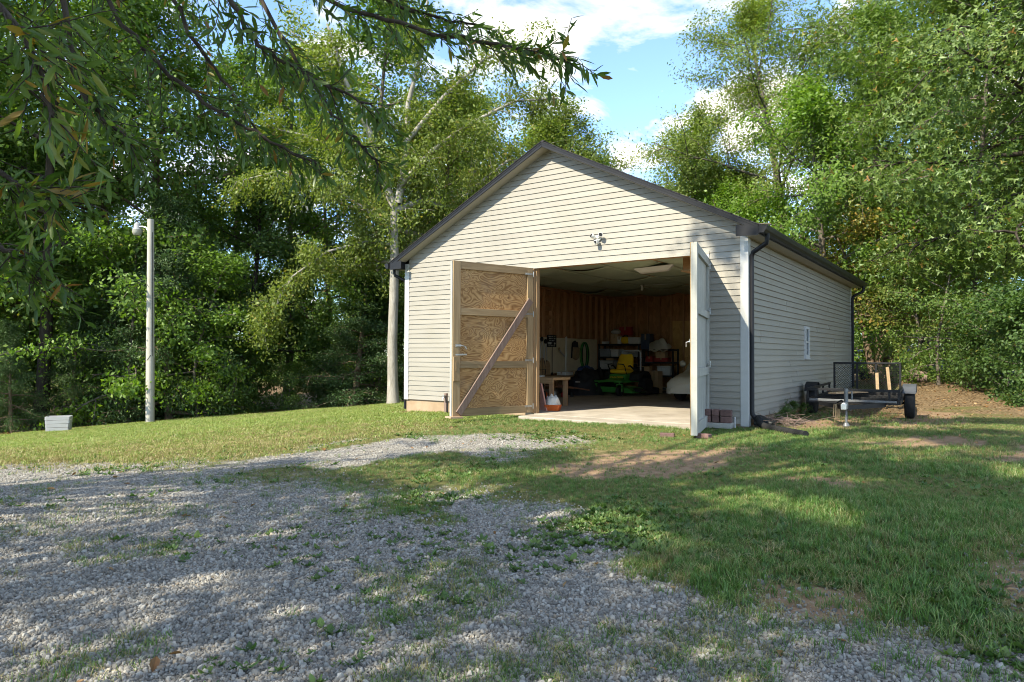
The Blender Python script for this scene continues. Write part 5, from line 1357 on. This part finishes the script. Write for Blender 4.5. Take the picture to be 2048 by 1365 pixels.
for i, (x, y, s, lm, lab) in enumerate([(3.35, 8.2, .75, 'dark', 'dark broad shrub at the foot of the bank by the right edge'), (2.85, 9.4, .45, 'dark', 'dark rounded shrub left of the broad shrub on the bank'),
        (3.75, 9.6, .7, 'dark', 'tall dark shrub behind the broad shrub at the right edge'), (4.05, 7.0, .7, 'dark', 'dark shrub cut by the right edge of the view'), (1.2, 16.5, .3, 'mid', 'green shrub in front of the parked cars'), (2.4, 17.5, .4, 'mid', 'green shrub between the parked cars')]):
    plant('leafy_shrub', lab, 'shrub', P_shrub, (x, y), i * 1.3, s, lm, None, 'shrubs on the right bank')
# woods continue past the left edge of the view and keep the wood's foot in shade
for i, (x, y, s) in enumerate([(-25.5, -3.5, 1.1)]):
    plant('forest_tree', 'tree of the wood beyond the left edge of the view, %s from the back' % ORD[i], 'tree', [P_tall2, P_tall][i % 2], (x, y), i * 1.7, s, 'mid', None, 'trees of the wood left of the garage')

# ------------------------------------------------------------------ willow oak over the drive: its boughs hang into the view, its crown shades the gravel
BOUGHS = [
 [(-1.24, -8.28, 4.0), (-0.44, -8.07, 3.32), (0.18, -7.87, 3.0), (0.75, -7.71, 2.8), (1.03, -7.63, 2.7), (1.19, -7.58, 2.64)],
 [(-1.75, -9.01, 3.8), (-1.26, -8.89, 3.09), (-0.83, -8.7, 2.59), (-0.36, -8.48, 2.26), (-0.07, -8.27, 2.08)],
 [(-0.92, -9.39, 3.28), (-0.73, -9.36, 2.68), (-0.58, -9.37, 2.33), (-0.43, -9.31, 2.13), (-0.28, -9.24, 2.0)],
 [(-0.9, -9.96, 2.16), (-0.42, -9.82, 1.82), (-0.2, -9.72, 1.68), (-0.02, -9.63, 1.60)],
 [(-0.31, -10.04, 2.6), (0.12, -9.91, 2.27), (0.29, -9.85, 2.05), (0.34, -9.81, 1.83)],
 [(-1.34, -9.89, 1.78), (-0.75, -9.69, 1.52), (-0.52, -9.62, 1.40), (-0.42, -9.58, 1.30)],
 [(-1.67, -7.99, 4.32), (-1.07, -7.9, 3.37), (-0.71, -7.76, 2.8), (-0.41, -7.66, 2.42), (-0.3, -7.58, 2.28)],
 [(-1.1, -7.82, 4.19), (-0.42, -7.57, 3.54), (-0.01, -7.4, 3.31), (0.34, -7.27, 3.2)],
 [(-1.9, -8.51, 4.12), (-1.36, -8.35, 3.2), (-1.11, -8.16, 2.72), (-0.86, -8.06, 2.40)],
 [(-0.7, -8.87, 3.48), (-0.33, -8.72, 2.97), (-0.13, -8.63, 2.67), (0.17, -8.47, 2.46), (0.42, -8.3, 2.31)]]
SHADE = [(-6.0, -14), (-4.1, -9.9), (-3.7, -8.4), (-3.7, -6.9), (-4.0, -5.4), (-3.7, -4.0), (-2.8, -2.9), (-1, -2.3), (.4, -3.2), (1.9, -2.6), (3.2, -1.8), (8, -1), (9, -22), (-6, -22)]
def lands(P):
    t = (P[:, 2] + .25) / .9; return P[:, 0] + .25 * t, P[:, 1] + t
def shade_keep(P, g):
    x, y = lands(P); sd = sdist(SHADE, x, y)
    n = fbm(x * .8 + 4, y * 1.6, 1.0, 3); edge = sm(.1, 3.0, sd)
    p = sm(-.35, .25, sd) * (sm(.56, .40, n) * (1 - edge) * .85 + edge)
    p = p * (1 - .85 * sm(.47, .57, fbm(x * .55 + 2, y * 1.7 + 8, 1.0, 3)) * sm(-8.0, -6.6, y + .35 * np.minimum(x + 2, 0)) * (x < 2.5))
    p = np.maximum(p, .42 * sm(.62, .40, fbm(x * 1.5 + 3, y * 1.5, 1.0, 3)) * sm(1.15, .6, np.hypot((x - .35) / .75, (y - 3.1) / .7)))                       # patches of leaf shade on the right of the gable wall
    p = np.maximum(p, .9 * sm(.56, .44, fbm(x + 9, y * 1.6, 1.0, 3)) * (x > 1.0) * (x < 7) * (y < 4.5) * (y > -3))   # side yard
    ok = g.random(len(P)) < p
    M = np.array(cam.matrix_world.inverted()); Q = P @ M[:3, :3].T + M[:3, 3]
    with np.errstate(divide='ignore', invalid='ignore'):
        px = 1363.6 * Q[:, 0] / -Q[:, 2]; py = 1363.6 * Q[:, 1] / -Q[:, 2]
    vis = (Q[:, 2] < -.2) & (np.abs(px) < 1024 + 500) & (py < 682 + 420) & (py > -900)
    near = np.linalg.norm(Q, axis=1) < 1.8
    return ok & ~vis & ~near

def shade_tree(name, label, base, ells, seed, boughs=None, nclu=900, per=16, r0=.26):
    g = np.random.default_rng(seed); b = np.array([base[0], base[1], gzs(*base)])
    t = thing(name, label, 'tree', tuple(b), 0)
    A = []
    for c, r in ells:
        q = g.normal(0, 1, (nclu, 3)); q = norm(q) * g.random((nclu, 1)) ** .4; A.append(np.array(c) + q * np.array(r))
    A = np.concatenate(A); A = A[shade_keep(A, g)]
    lines = []; H = max(c[2] for c, r in ells)
    tp = wander(g, (b[0], b[1], b[2] - .2), (0, 0, 1), H, 8, .03); lines.append((tp, [r0 * (1.3 if i == 0 else 1) * (1 - .85 * i / 8) + .02 for i in range(9)], 10))
    for i in range(46):
        if not len(A): break
        e = A[g.integers(len(A))]; k = g.integers(3, 8); p = tp[k]; mid = (p + e) / 2 + np.array([0, 0, .7]) + g.normal(0, .2, 3)
        if cam_px(e) and abs(cam_px(e)[0] - 1024) < 1200 and -200 < cam_px(e)[1] < 1500: continue
        lines.append(([p, (p + mid) / 2 + np.array([0, 0, .2]), mid, (mid + e) / 2, e], [.07, .055, .04, .025, .01], 5))
    P = np.repeat(A, per, 0) + g.normal(0, .25, (len(A) * per, 3)) * np.array([1, 1, .7])
    P = P[shade_keep(P, g) | (g.random(len(P)) < .0)]
    me = leaves_mesh('crown', P - b, norm(g.normal(0, 1, P.shape)), .18, .5, g, mat=M_leaf['willow']); cr = link('crown', me, t)
    wood_lines = lines
    if boughs:
        LP, LD = [], []
        for bi, B in enumerate(boughs):
            B = [np.array(p, float) for p in B]; top = tp[4 + bi % 3]; mid = (top + B[0]) / 2 + np.array([0, 0, .9])
            wood_lines.append(([top, (top + mid) / 2 + np.array([0, 0, .25]), mid, (mid + B[0]) / 2 + np.array([0, 0, .12]), B[0]], [.06, .045, .034, .026, .018], 6))
            # smooth the bough
            D = []
            for i in range(len(B) - 1):
                p0, p1, p2, p3 = B[max(i - 1, 0)], B[i], B[i + 1], B[min(i + 2, len(B) - 1)]
                for s in np.linspace(0, 1, 7)[:-1]:
                    D.append(.5 * ((2 * p1) + (-p0 + p2) * s + (2 * p0 - 5 * p1 + 4 * p2 - p3) * s * s + (-p0 + 3 * p1 - 3 * p2 + p3) * s ** 3))
            D.append(B[-1]); D = [d + g.normal(0, .008, 3) for d in D]; n = len(D)
            wood_lines.append((D, [.015 * (1 - .8 * i / n) + .0025 for i in range(n)], 6))
            for i in range(2, n):
                for rep in range(2 if i < n - 1 else 3):
                    f = g.random(); p = D[i - 1] * (1 - f) + D[i] * f; dd = D[i] - D[i - 1]; dd /= np.linalg.norm(dd)
                    rv = g.normal(0, 1, 3); rv -= dd * rv.dot(dd); rv /= np.linalg.norm(rv); rv[2] *= .6
                    ln = g.uniform(.16, .46) * (1.2 - .6 * i / n)
                    tw = wander(g, p, dd * .9 + rv * .8 + np.array([0, 0, -.15]), ln, 4, .12, -.05)
                    wood_lines.append((tw, [.0035, .003, .0025, .002, .0015], 4))
                    nl = int(ln / .027)
                    for q in range(nl):
                        u = (q + 1) / nl; a = min(int(u * 4), 3); pp = tw[a] * (1 - (u * 4 - a)) + tw[a + 1] * (u * 4 - a); td = tw[a + 1] - tw[a]; td /= np.linalg.norm(td)
                        ov = g.normal(0, 1, 3); ov -= td * ov.dot(td); ov /= np.linalg.norm(ov)
                        LP.append(pp); LD.append(td * .7 + ov * .8 + np.array([0, 0, -.35]) + g.normal(0, .22, 3))
        LP, LD = np.array(LP), norm(np.array(LD))
        # the largest 300 leaves are single parts, the rest one mesh
        M = np.array(cam.matrix_world.inverted()); Q = LP @ M[:3, :3].T + M[:3, 3]
        inv = (np.abs(Q[:, 0] / Q[:, 2]) < .74) & (np.abs(Q[:, 1] / Q[:, 2]) < .49) & (Q[:, 2] < 0)
        order = np.argsort(np.where(inv, -Q[:, 2], 99)); big = order[:300]; rest = order[300:]
        def blade(n, P, Dv, ln, wd):
            nr = norm(np.array([0, 0, .6]) + g.normal(0, .6, (n, 3))); S = norm(np.cross(Dv, nr)); nr = np.cross(S, Dv); l = ln[:, None]
            cols = [P, P + Dv * l * .3 + S * wd * l * .42 + nr * l * .02, P + Dv * l * .7 + S * wd * l * .40 - nr * l * .01, P + Dv * l - nr * l * .06,
                    P + Dv * l * .7 - S * wd * l * .40 - nr * l * .01, P + Dv * l * .3 - S * wd * l * .42 + nr * l * .02]
            return np.stack(cols, 1).reshape(-1, 3), np.concatenate([np.array([[0, 1, 2, 3], [0, 3, 4, 5]]) + 6 * i for i in range(n)]) if n < 2 else (np.arange(n)[:, None, None] * 6 + np.array([[0, 1, 2, 3], [0, 3, 4, 5]])).reshape(-1, 4)
        n = len(rest); V, F = blade(n, LP[rest] - b, LD[rest], g.uniform(.055, .11, n), .26)
        lo = link('leaves', fast_mesh('leaves', V, F, M_leaf['willow'], False, {'v': ('FACE', np.repeat(np.clip(g.normal(.5, .24, n), 0, 1), 2))}), t); lo['kind'] = 'stuff'
        protos = []
        for i in range(10):
            V, F = blade(1, np.zeros((1, 3)), np.array([[0, 0, 1.0]]), np.array([.085 + .003 * i]), .25)
            protos.append(fast_mesh('leaf', V, F, M_leaf['willow'], False, {'v': ('FACE', [[.15, .3, .4, .5, .55, .6, .7, .8, .9, .97][i]] * 2)}))
        for q, i in enumerate(big):
            o = link('leaf', protos[q % 10], t); o.location = Vector(LP[i] - b); o.rotation_mode = 'QUATERNION'
            o.rotation_quaternion = Vector(LD[i]).to_track_quat('Z', 'Y') @ Euler((0, 0, g.uniform(0, 6.28))).to_quaternion()
            s = g.uniform(.7, 1.1); o.scale = (s, s, s)
    for L_ in wood_lines: pass
    link('trunk', tubes_mesh('trunk', [([np.array(p) - b for p in pts], r, k) for pts, r, k in wood_lines], M_bark['dark']), t)
    return t
shade_tree('willow_oak', 'narrow-leaved oak whose boughs hang into the top left of the view', (-2.6, -15.0), [((-3.2, -14.6, 8.0), (4.6, 4.6, 5.0)), ((-2.8, -12.0, 11.8), (2.4, 2.2, 3.0)), ((-.5, -12.6, 7.5), (3.0, 3.0, 3.6)), ((-.6, -12.4, 12.4), (2.7, 2.3, 2.9)), ((-3.5, -12.0, 13.3), (1.1, .9, .75))], 61, BOUGHS, 1100, 17)
shade_tree('shade_oak', 'oak left of the viewpoint whose shade falls on the left of the gravel', (-7.2, -16.5), [((-6.6, -15.6, 7.0), (3.6, 3.4, 4.2)), ((-5.2, -12.6, 5.0), (2.2, 2.0, 2.2))], 63, None, 620, 17)
shade_tree('shade_oak', 'oak behind the viewpoint shading the right of the gravel', (4.6, -16.0), [((4.4, -15.6, 8.5), (5.0, 4.8, 5.6)), ((1.4, -14.4, 9.5), (3.2, 3.2, 4.0))], 62, None, 1200, 17)
# ------------------------------------------------------------------ ground cover (uncountable: instanced by geometry nodes)
def scatter(name, label, protos, P, rot, scl, idx):
    """protos: list of meshes; one instance per point"""
    c = bpy.data.collections.new(name + ' kinds')
    for i, me in enumerate(protos):
        o = bpy.data.objects.new('%s_kind_%02d' % (name, i), me); c.objects.link(o)
    me = bpy.data.meshes.new(name); n = len(P)
    me.vertices.add(n); me.vertices.foreach_set('co', np.asarray(P, np.float32).ravel())
    a = me.attributes.new('rot', 'FLOAT_VECTOR', 'POINT'); a.data.foreach_set('vector', np.asarray(rot, np.float32).ravel())
    a = me.attributes.new('scl', 'FLOAT', 'POINT'); a.data.foreach_set('value', np.asarray(scl, np.float32))
    a = me.attributes.new('kind', 'INT', 'POINT'); a.data.foreach_set('value', np.asarray(idx, np.int32))
    o = link(name, me); o['kind'] = 'stuff'; o['label'] = label
    ng = bpy.data.node_groups.new(name, 'GeometryNodeTree')
    ng.interface.new_socket('Geometry', in_out='INPUT', socket_type='NodeSocketGeometry'); ng.interface.new_socket('Geometry', in_out='OUTPUT', socket_type='NodeSocketGeometry')
    N = ng.nodes; gi = N.new('NodeGroupInput'); go = N.new('NodeGroupOutput'); ip = N.new('GeometryNodeInstanceOnPoints'); ci = N.new('GeometryNodeCollectionInfo')
    ci.inputs['Collection'].default_value = c; ci.inputs['Separate Children'].default_value = True; ci.inputs['Reset Children'].default_value = True
    def at(nm, ty):
        q = N.new('GeometryNodeInputNamedAttribute'); q.data_type = ty; q.inputs[0].default_value = nm; return q.outputs[0]
    L_ = ng.links.new
    L_(gi.outputs[0], ip.inputs['Points']); L_(ci.outputs[0], ip.inputs['Instance']); ip.inputs['Pick Instance'].default_value = True
    L_(at('kind', 'INT'), ip.inputs['Instance Index'])
    e2r = N.new('FunctionNodeEulerToRotation'); L_(at('rot', 'FLOAT_VECTOR'), e2r.inputs[0]); L_(e2r.outputs[0], ip.inputs['Rotation'])
    L_(at('scl', 'FLOAT'), ip.inputs['Scale']); L_(ip.outputs[0], go.inputs[0])
    md = o.modifiers.new('scatter', 'NODES'); md.node_group = ng
    return o

def view_ok(x, y, margin=120):
    """points the view (or one from a step aside) can reach: a wedge before the camera"""
    M = np.array(cam.matrix_world.inverted()); z = gz0(x, y); P = np.stack([x, y, z], 1); Q = P @ M[:3, :3].T + M[:3, 3]
    with np.errstate(divide='ignore', invalid='ignore'): px = 1363.6 * Q[:, 0] / -Q[:, 2]; py = -1363.6 * Q[:, 1] / -Q[:, 2]
    return (Q[:, 2] < -.8) & (np.abs(px) < 1024 + margin) & (py < 683 + margin * 2), -Q[:, 2]

def rnd_pts(n, x0, x1, y0, y1, dens, maxd=99, near=None):
    x = rng.uniform(x0, x1, n); y = rng.uniform(y0, y1, n); ok, d = view_ok(x, y); ok &= d < maxd
    p = dens(x, y)
    if near is not None: p = p * near(d)
    ok &= rng.random(n) < p
    return x[ok], y[ok], d[ok]

def surf(x, y, zadd=0.0):
    z = gz(x, y); k = zones(x, y)['grass']
    return np.stack([x, y, z + .03 * k * fbm(x, y, 4.5, 2) + .012 * (fbm(x, y, 9, 2) - .5) + zadd], 1)

def obj_leaf(name, stops, trans=.3, gloss=.04):
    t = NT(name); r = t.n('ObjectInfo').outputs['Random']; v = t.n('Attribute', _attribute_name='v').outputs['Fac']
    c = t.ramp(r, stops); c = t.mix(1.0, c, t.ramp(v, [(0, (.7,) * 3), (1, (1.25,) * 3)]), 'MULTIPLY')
    d = t.n('BsdfDiffuse', Color=c); tr = t.n('BsdfTranslucent', Color=t.mix(1.0, c, (1.15, 1.25, .6), 'MULTIPLY')); m1 = t.n('MixShader', i0=trans)
    t.t.links.new(d.outputs[0], m1.inputs[1]); t.t.links.new(tr.outputs[0], m1.inputs[2]); g = t.n('BsdfGlossy', Roughness=.45); m2 = t.n('MixShader', i0=gloss)
    t.t.links.new(m1.outputs[0], m2.inputs[1]); t.t.links.new(g.outputs[0], m2.inputs[2]); t.t.links.new(m2.outputs[0], t.out.inputs[0]); return t.mat
M_grass = obj_leaf('grass blades', [(0, (.075, .17, .032)), (.4, (.12, .235, .05)), (.75, (.18, .275, .07)), (1, (.29, .28, .12))])
M_lawn = obj_leaf('mown lawn', [(0, (.165, .245, .05)), (.5, (.24, .32, .075)), (.85, (.31, .345, .10)), (1, (.39, .36, .16))])
M_dryg = obj_leaf('dry grass', [(0, (.25, .215, .085)), (.5, (.35, .295, .13)), (1, (.43, .36, .19))], .2)
M_weed = obj_leaf('weed leaves', [(0, (.05, .105, .025)), (.6, (.085, .155, .04)), (1, (.14, .21, .05))])
M_dead = obj_leaf('fallen leaves', [(0, (.12, .06, .025)), (.5, (.24, .125, .05)), (1, (.36, .24, .12))], .15)
def stone_mat():
    t = NT('crushed stone'); r = t.n('ObjectInfo').outputs['Random']
    c = t.ramp(r, [(0, (.15, .139, .124)), (.25, (.245, .229, .206)), (.6, (.35, .33, .30)), (.88, (.46, .437, .40)), (.94, (.42, .35, .27)), (1, (.24, .19, .14))])
    n = t.noise(t.coord('Object', 1), 40, 4, .6)
    return t.pbr(t.mix(t.math('MULTIPLY', n, .4), c, (.16, .155, .15)), .9, 0, None, .2)
M_stone = stone_mat()

def tuft(seed, nb, ln, spread, wd, mat, lean=.5):
    g = np.random.default_rng(seed); V = []; F = []; v = []
    for i in range(nb):
        a = g.uniform(0, 6.28); b = np.array([g.normal(0, spread), g.normal(0, spread), -.006]); l = ln * g.uniform(.55, 1.25); d = np.array([math.cos(a), math.sin(a), 0]); s = np.array([-d[1], d[0], 0]) * wd * g.uniform(.6, 1.2)
        k = lean * g.uniform(.3, 1.3); m_ = b + d * l * k * .35 + np.array([0, 0, l * .55]); e = b + d * l * k + np.array([0, 0, l * (.98 - .3 * k)])
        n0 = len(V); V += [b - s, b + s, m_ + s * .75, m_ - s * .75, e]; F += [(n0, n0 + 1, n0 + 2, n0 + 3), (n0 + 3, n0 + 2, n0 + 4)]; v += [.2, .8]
    me = bpy.data.meshes.new('tuft'); me.from_pydata([tuple(p) for p in V], [], F); me.materials.append(mat); at = me.attributes.new('v', 'FLOAT', 'FACE'); at.data.foreach_set('value', v); me.update(); return me
def rosette(seed, nl, ln, mat, up=.35):
    g = np.random.default_rng(seed); V = []; F = []; v = []
    for i in range(nl):
        a = i * 2.4 + g.uniform(-.4, .4); l = ln * g.uniform(.6, 1.2); e = R(g.uniform(5, 55)) * up * 2; d = np.array([math.cos(a) * math.cos(e), math.sin(a) * math.cos(e), math.sin(e)]); s = np.array([-math.sin(a), math.cos(a), 0]); up_ = np.cross(d, s) * -1
        w = l * g.uniform(.22, .34); b = d * l * .12; n0 = len(V)
        V += [b, b + d * l * .35 + s * w + up_ * l * .06, b + d * l * .75 + s * w * .8 + up_ * l * .03, b + d * l - up_ * l * .10, b + d * l * .75 - s * w * .8 + up_ * l * .03, b + d * l * .35 - s * w + up_ * l * .06, b + d * l * .55 - up_ * l * .0]
        F += [(n0, n0 + 1, n0 + 6), (n0 + 1, n0 + 2, n0 + 6), (n0 + 2, n0 + 3, n0 + 6), (n0 + 3, n0 + 4, n0 + 6), (n0 + 4, n0 + 5, n0 + 6), (n0 + 5, n0, n0 + 6)]; v += [g.random()] * 6
    me = bpy.data.meshes.new('rosette'); me.from_pydata([tuple(p) for p in V], [], F); me.materials.append(mat); at = me.attributes.new('v', 'FLOAT', 'FACE'); at.data.foreach_set('value', v); me.update(); return me
def pebble(seed):
    import bmesh
    g = np.random.default_rng(seed); bm = bmesh.new(); bmesh.ops.create_icosphere(bm, subdivisions=1, radius=1)
    pl = [(norm(g.normal(0, 1, (1, 3)))[0], g.uniform(.55, .8)) for _ in range(7)]
    for v in bm.verts:
        p = np.array(v.co)
        for nn, d in pl:
            q = p.dot(nn)
            if q > d: p = p - nn * (q - d)
        v.co = p * np.array([1, .8, .58])
    me = bpy.data.meshes.new('pebble'); bm.to_mesh(me); bm.free(); me.materials.append(M_stone); return me
def dead_leaf(seed):
    g = np.random.default_rng(seed); m = []
    l = .05; w = .022; c = g.uniform(.2, .6)
    V = [(0, -l, 0), (w, -l * .3, c * w), (w * .9, l * .4, c * w), (0, l, c * .01), (-w * .9, l * .4, c * w), (-w, -l * .3, c * w), (0, 0, -.002)]
    me = bpy.data.meshes.new('dead leaf'); me.from_pydata(V, [], [(i, (i + 1) % 6, 6) for i in range(6)]); me.materials.append(M_dead); at = me.attributes.new('v', 'FLOAT', 'FACE'); at.data.foreach_set('value', [g.random()] * 6); return me

Z = lambda k: (lambda x, y: zones(x, y)[k])
# crushed stone
x, y, d = rnd_pts(900000, -6.5, 5.0, -10.6, -5.0, lambda x, y: np.maximum(zones(x, y)['gravel'] ** 1.5, .10 * zones(x, y)['dirt']), 6.2, lambda d: sm(7.5, 2.0, d) * .75 + .12)
x2, y2, d2 = rnd_pts(220000, -10, 2, -9.5, -1.5, lambda x, y: zones(x, y)['gravel'] ** 1.5, 11, lambda d: (d >= 6.0) * sm(13, 5, d) * .55)
x = np.concatenate([x, x2]); y = np.concatenate([y, y2]); n = len(x)
sc = rng.lognormal(-4.95, .48, n).clip(.003, .024)
P = surf(x, y); P[:, 2] += sc * .2
scatter('gravel', 'grey crushed stone covering the drive', [pebble(100 + i) for i in range(8)], P, rng.uniform(0, 6.28, (n, 3)) * np.array([.25, .25, 1]), sc, rng.integers(0, 8, n))
print('stones', n)
# long grass at the right and before the doors, mown lawn at the left
def g_right(x, y): z = zones(x, y); return z['grass'] * sm(-6.2, -4.2, x) * (.55 + .45 * sm(.35, .6, fbm(x, y, 1.3, 3)))
x, y, d = rnd_pts(200000, -6.5, 5.5, -8.5, 4.5, g_right, 14, lambda d: .6 + .4 * sm(9, 4, d)); n = len(x)
z_ = zones(x, y); lush = sm(.3, .62, fbm(x + 8, y + 2, .7, 3)) * sm(-.2, 1.2, x)
sc = (.42 + .45 * lush) * rng.uniform(.7, 1.25, n) * (1 - .45 * z_['dry']) * np.where(x < -.6, 1.3, 1.0)
dry = (rng.random(n) < np.clip(z_['dry'] * .6 + .14, 0, .8))
idx = np.where(dry, rng.integers(6, 9, n), rng.integers(0, 6, n))
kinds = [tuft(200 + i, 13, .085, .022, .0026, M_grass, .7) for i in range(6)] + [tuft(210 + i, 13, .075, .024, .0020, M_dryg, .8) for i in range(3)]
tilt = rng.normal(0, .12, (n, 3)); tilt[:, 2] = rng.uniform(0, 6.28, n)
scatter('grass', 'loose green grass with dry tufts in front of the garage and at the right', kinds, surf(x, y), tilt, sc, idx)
print('grass', n)
def g_left(x, y): return zones(x, y)['grass'] * sm(-3.8, -5.6, x)
x, y, d = rnd_pts(190000, -19, -3.8, -9, 7, g_left, 24, lambda d: .55 + .45 * sm(16, 8, d)); n = len(x)
z_ = zones(x, y); dry = rng.random(n) < np.clip(z_['dry'] * .62 + .05, 0, .8)
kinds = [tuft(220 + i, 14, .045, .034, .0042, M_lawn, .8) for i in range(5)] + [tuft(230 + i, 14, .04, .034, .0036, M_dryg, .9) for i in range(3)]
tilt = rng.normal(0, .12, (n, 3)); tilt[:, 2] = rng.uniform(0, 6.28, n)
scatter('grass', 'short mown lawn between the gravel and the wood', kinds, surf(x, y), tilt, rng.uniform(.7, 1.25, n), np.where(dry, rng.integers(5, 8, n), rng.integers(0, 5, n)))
print('lawn', n)
# broad-leaved weeds along the drive
def g_weed(x, y):
    z = zones(x, y); patch = sm(.47, .66, fbm(x + 20, y + 5, 1.25, 4))
    edge = sm(1.3, .0, np.abs(sdist(GRAVEL, x, y)))
    return np.clip(patch * (edge * .8 + .10) * (1 - z['dirt'] * .8), 0, 1) * (sdist(HOUSE, x, y) < -.03) * (sdist(SLAB, x, y) < -.03)
x, y, d = rnd_pts(90000, -6, 4.5, -9.6, -.5, g_weed, 11, lambda d: .15 + .65 * sm(9, 3, d)); n = len(x)
tilt = rng.normal(0, .15, (n, 3)); tilt[:, 2] = rng.uniform(0, 6.28, n)
scatter('weeds', 'low broad-leaved weeds along the edge of the gravel', [rosette(300 + i, 6 + i, .055, M_weed) for i in range(5)], surf(x, y, .004), tilt, rng.lognormal(-.55, .35, n).clip(.3, 1.05), rng.integers(0, 5, n))
print('weeds', n)
# sprigs of grass standing in the gravel
def g_sprig(x, y): return zones(x, y)['gravel'] * sm(.45, .66, fbm(x + 50, y + 33, 1.4, 4)) * (.25 + .75 * sm(-3.5, .5, x))
x, y, d = rnd_pts(110000, -6, 4.5, -10.2, -3, g_sprig, 9, lambda d: .25 + .3 * sm(8, 3, d)); n = len(x)
tilt = rng.normal(0, .2, (n, 3)); tilt[:, 2] = rng.uniform(0, 6.28, n)
scatter('grass', 'sparse sprigs of grass standing in the gravel', [tuft(240 + i, 12, .05, .025, .0018, [M_grass, M_grass, M_dryg, M_weed][i], .9) for i in range(4)], surf(x, y), tilt, rng.uniform(.5, 1.2, n), rng.integers(0, 4, n))
# fallen leaves: thick on the bank and in the wood, a few on the drive
def g_litter(x, y): z = zones(x, y); return np.clip(z['woods'] * np.where(x > -3, .3, .9) + .012 + .10 * z['dirt'] * (y > .3), 0, 1) * (sdist(HOUSE, x, y) < -.02) * (sdist(SLAB, x, y) < -.03)
x, y, d = rnd_pts(60000, -6, 5, -10.2, 16, g_litter, 27); n1 = len(x)
xb, yb, db = rnd_pts(50000, -22, -8, -9, 12, g_litter, 26); x = np.concatenate([x, xb]); y = np.concatenate([y, yb]); n = len(x)
tilt = rng.normal(0, .35, (n, 3)); tilt[:, 2] = rng.uniform(0, 6.28, n)
scatter('leaf_litter', 'brown fallen leaves scattered over the bank and wood floor', [dead_leaf(400 + i) for i in range(6)], surf(x, y, .012), tilt, rng.uniform(.5, 1.25, n) * np.where(x > -4, .55, .9), rng.integers(0, 6, n))
print('litter', n)
big = dead_leaf(5); o = link('fallen_leaf', big); o.location = (.36, -9.42, gzs(.36, -9.42) + .02); o.scale = (.85,) * 3; o.rotation_euler = (.35, .2, 1.0); tag(o, 'large curled brown leaf lying on the gravel in front', 'leaf')
# the next wood, far beyond the field
g = np.random.default_rng(77); n = 90; th = g.uniform(R(-14), R(84), n); rr_ = g.uniform(48, 95, n)
fx = CAM.x - np.sin(th) * rr_; fy = CAM.y + np.cos(th) * rr_
scatter('treeline', 'far-off wood closing the view beyond the trees', [P_wide[1], P_tall[1]], np.stack([fx, fy, gz0(fx, fy) - 2.8], 1), np.stack([np.zeros(n), np.zeros(n), g.uniform(0, 6.28, n)], 1), g.uniform(.75, 1.15, n), g.integers(0, 2, n))
# twigs and dry stalks heaped by the downspout
m = MB(); g = np.random.default_rng(9)
for i in range(90):
    a = np.array([g.uniform(.12, .75), g.uniform(.15, .9), -.12 + g.uniform(0, .12)]); dv_ = g.normal(0, 1, 3) * np.array([.12, .12, .06]); m.tube([a - dv_, a + dv_ * .2 + np.array([0, 0, .015]), a + dv_], [.003, .0025, .0015], 4)
o = m.build('twig_pile', M_brace, None); o['kind'] = 'stuff'; o['label'] = 'dry twigs and stalks heaped beside the downspout'
# weeds along the right wall
for i, (x, y, s) in enumerate([(.24, 1.3, .09), (.18, 2.0, .11), (.30, 2.6, .09), (.24, .9, .07)]):
    plant('wall_weed', 'scrubby weed against the right wall, %s from the corner' % ['second', 'third', 'fourth', 'first'][i], 'weed', P_shrub, (x, y), i * 2.0, (s * .8, s * .8, s), 'dark', None, 'weeds along the wall')
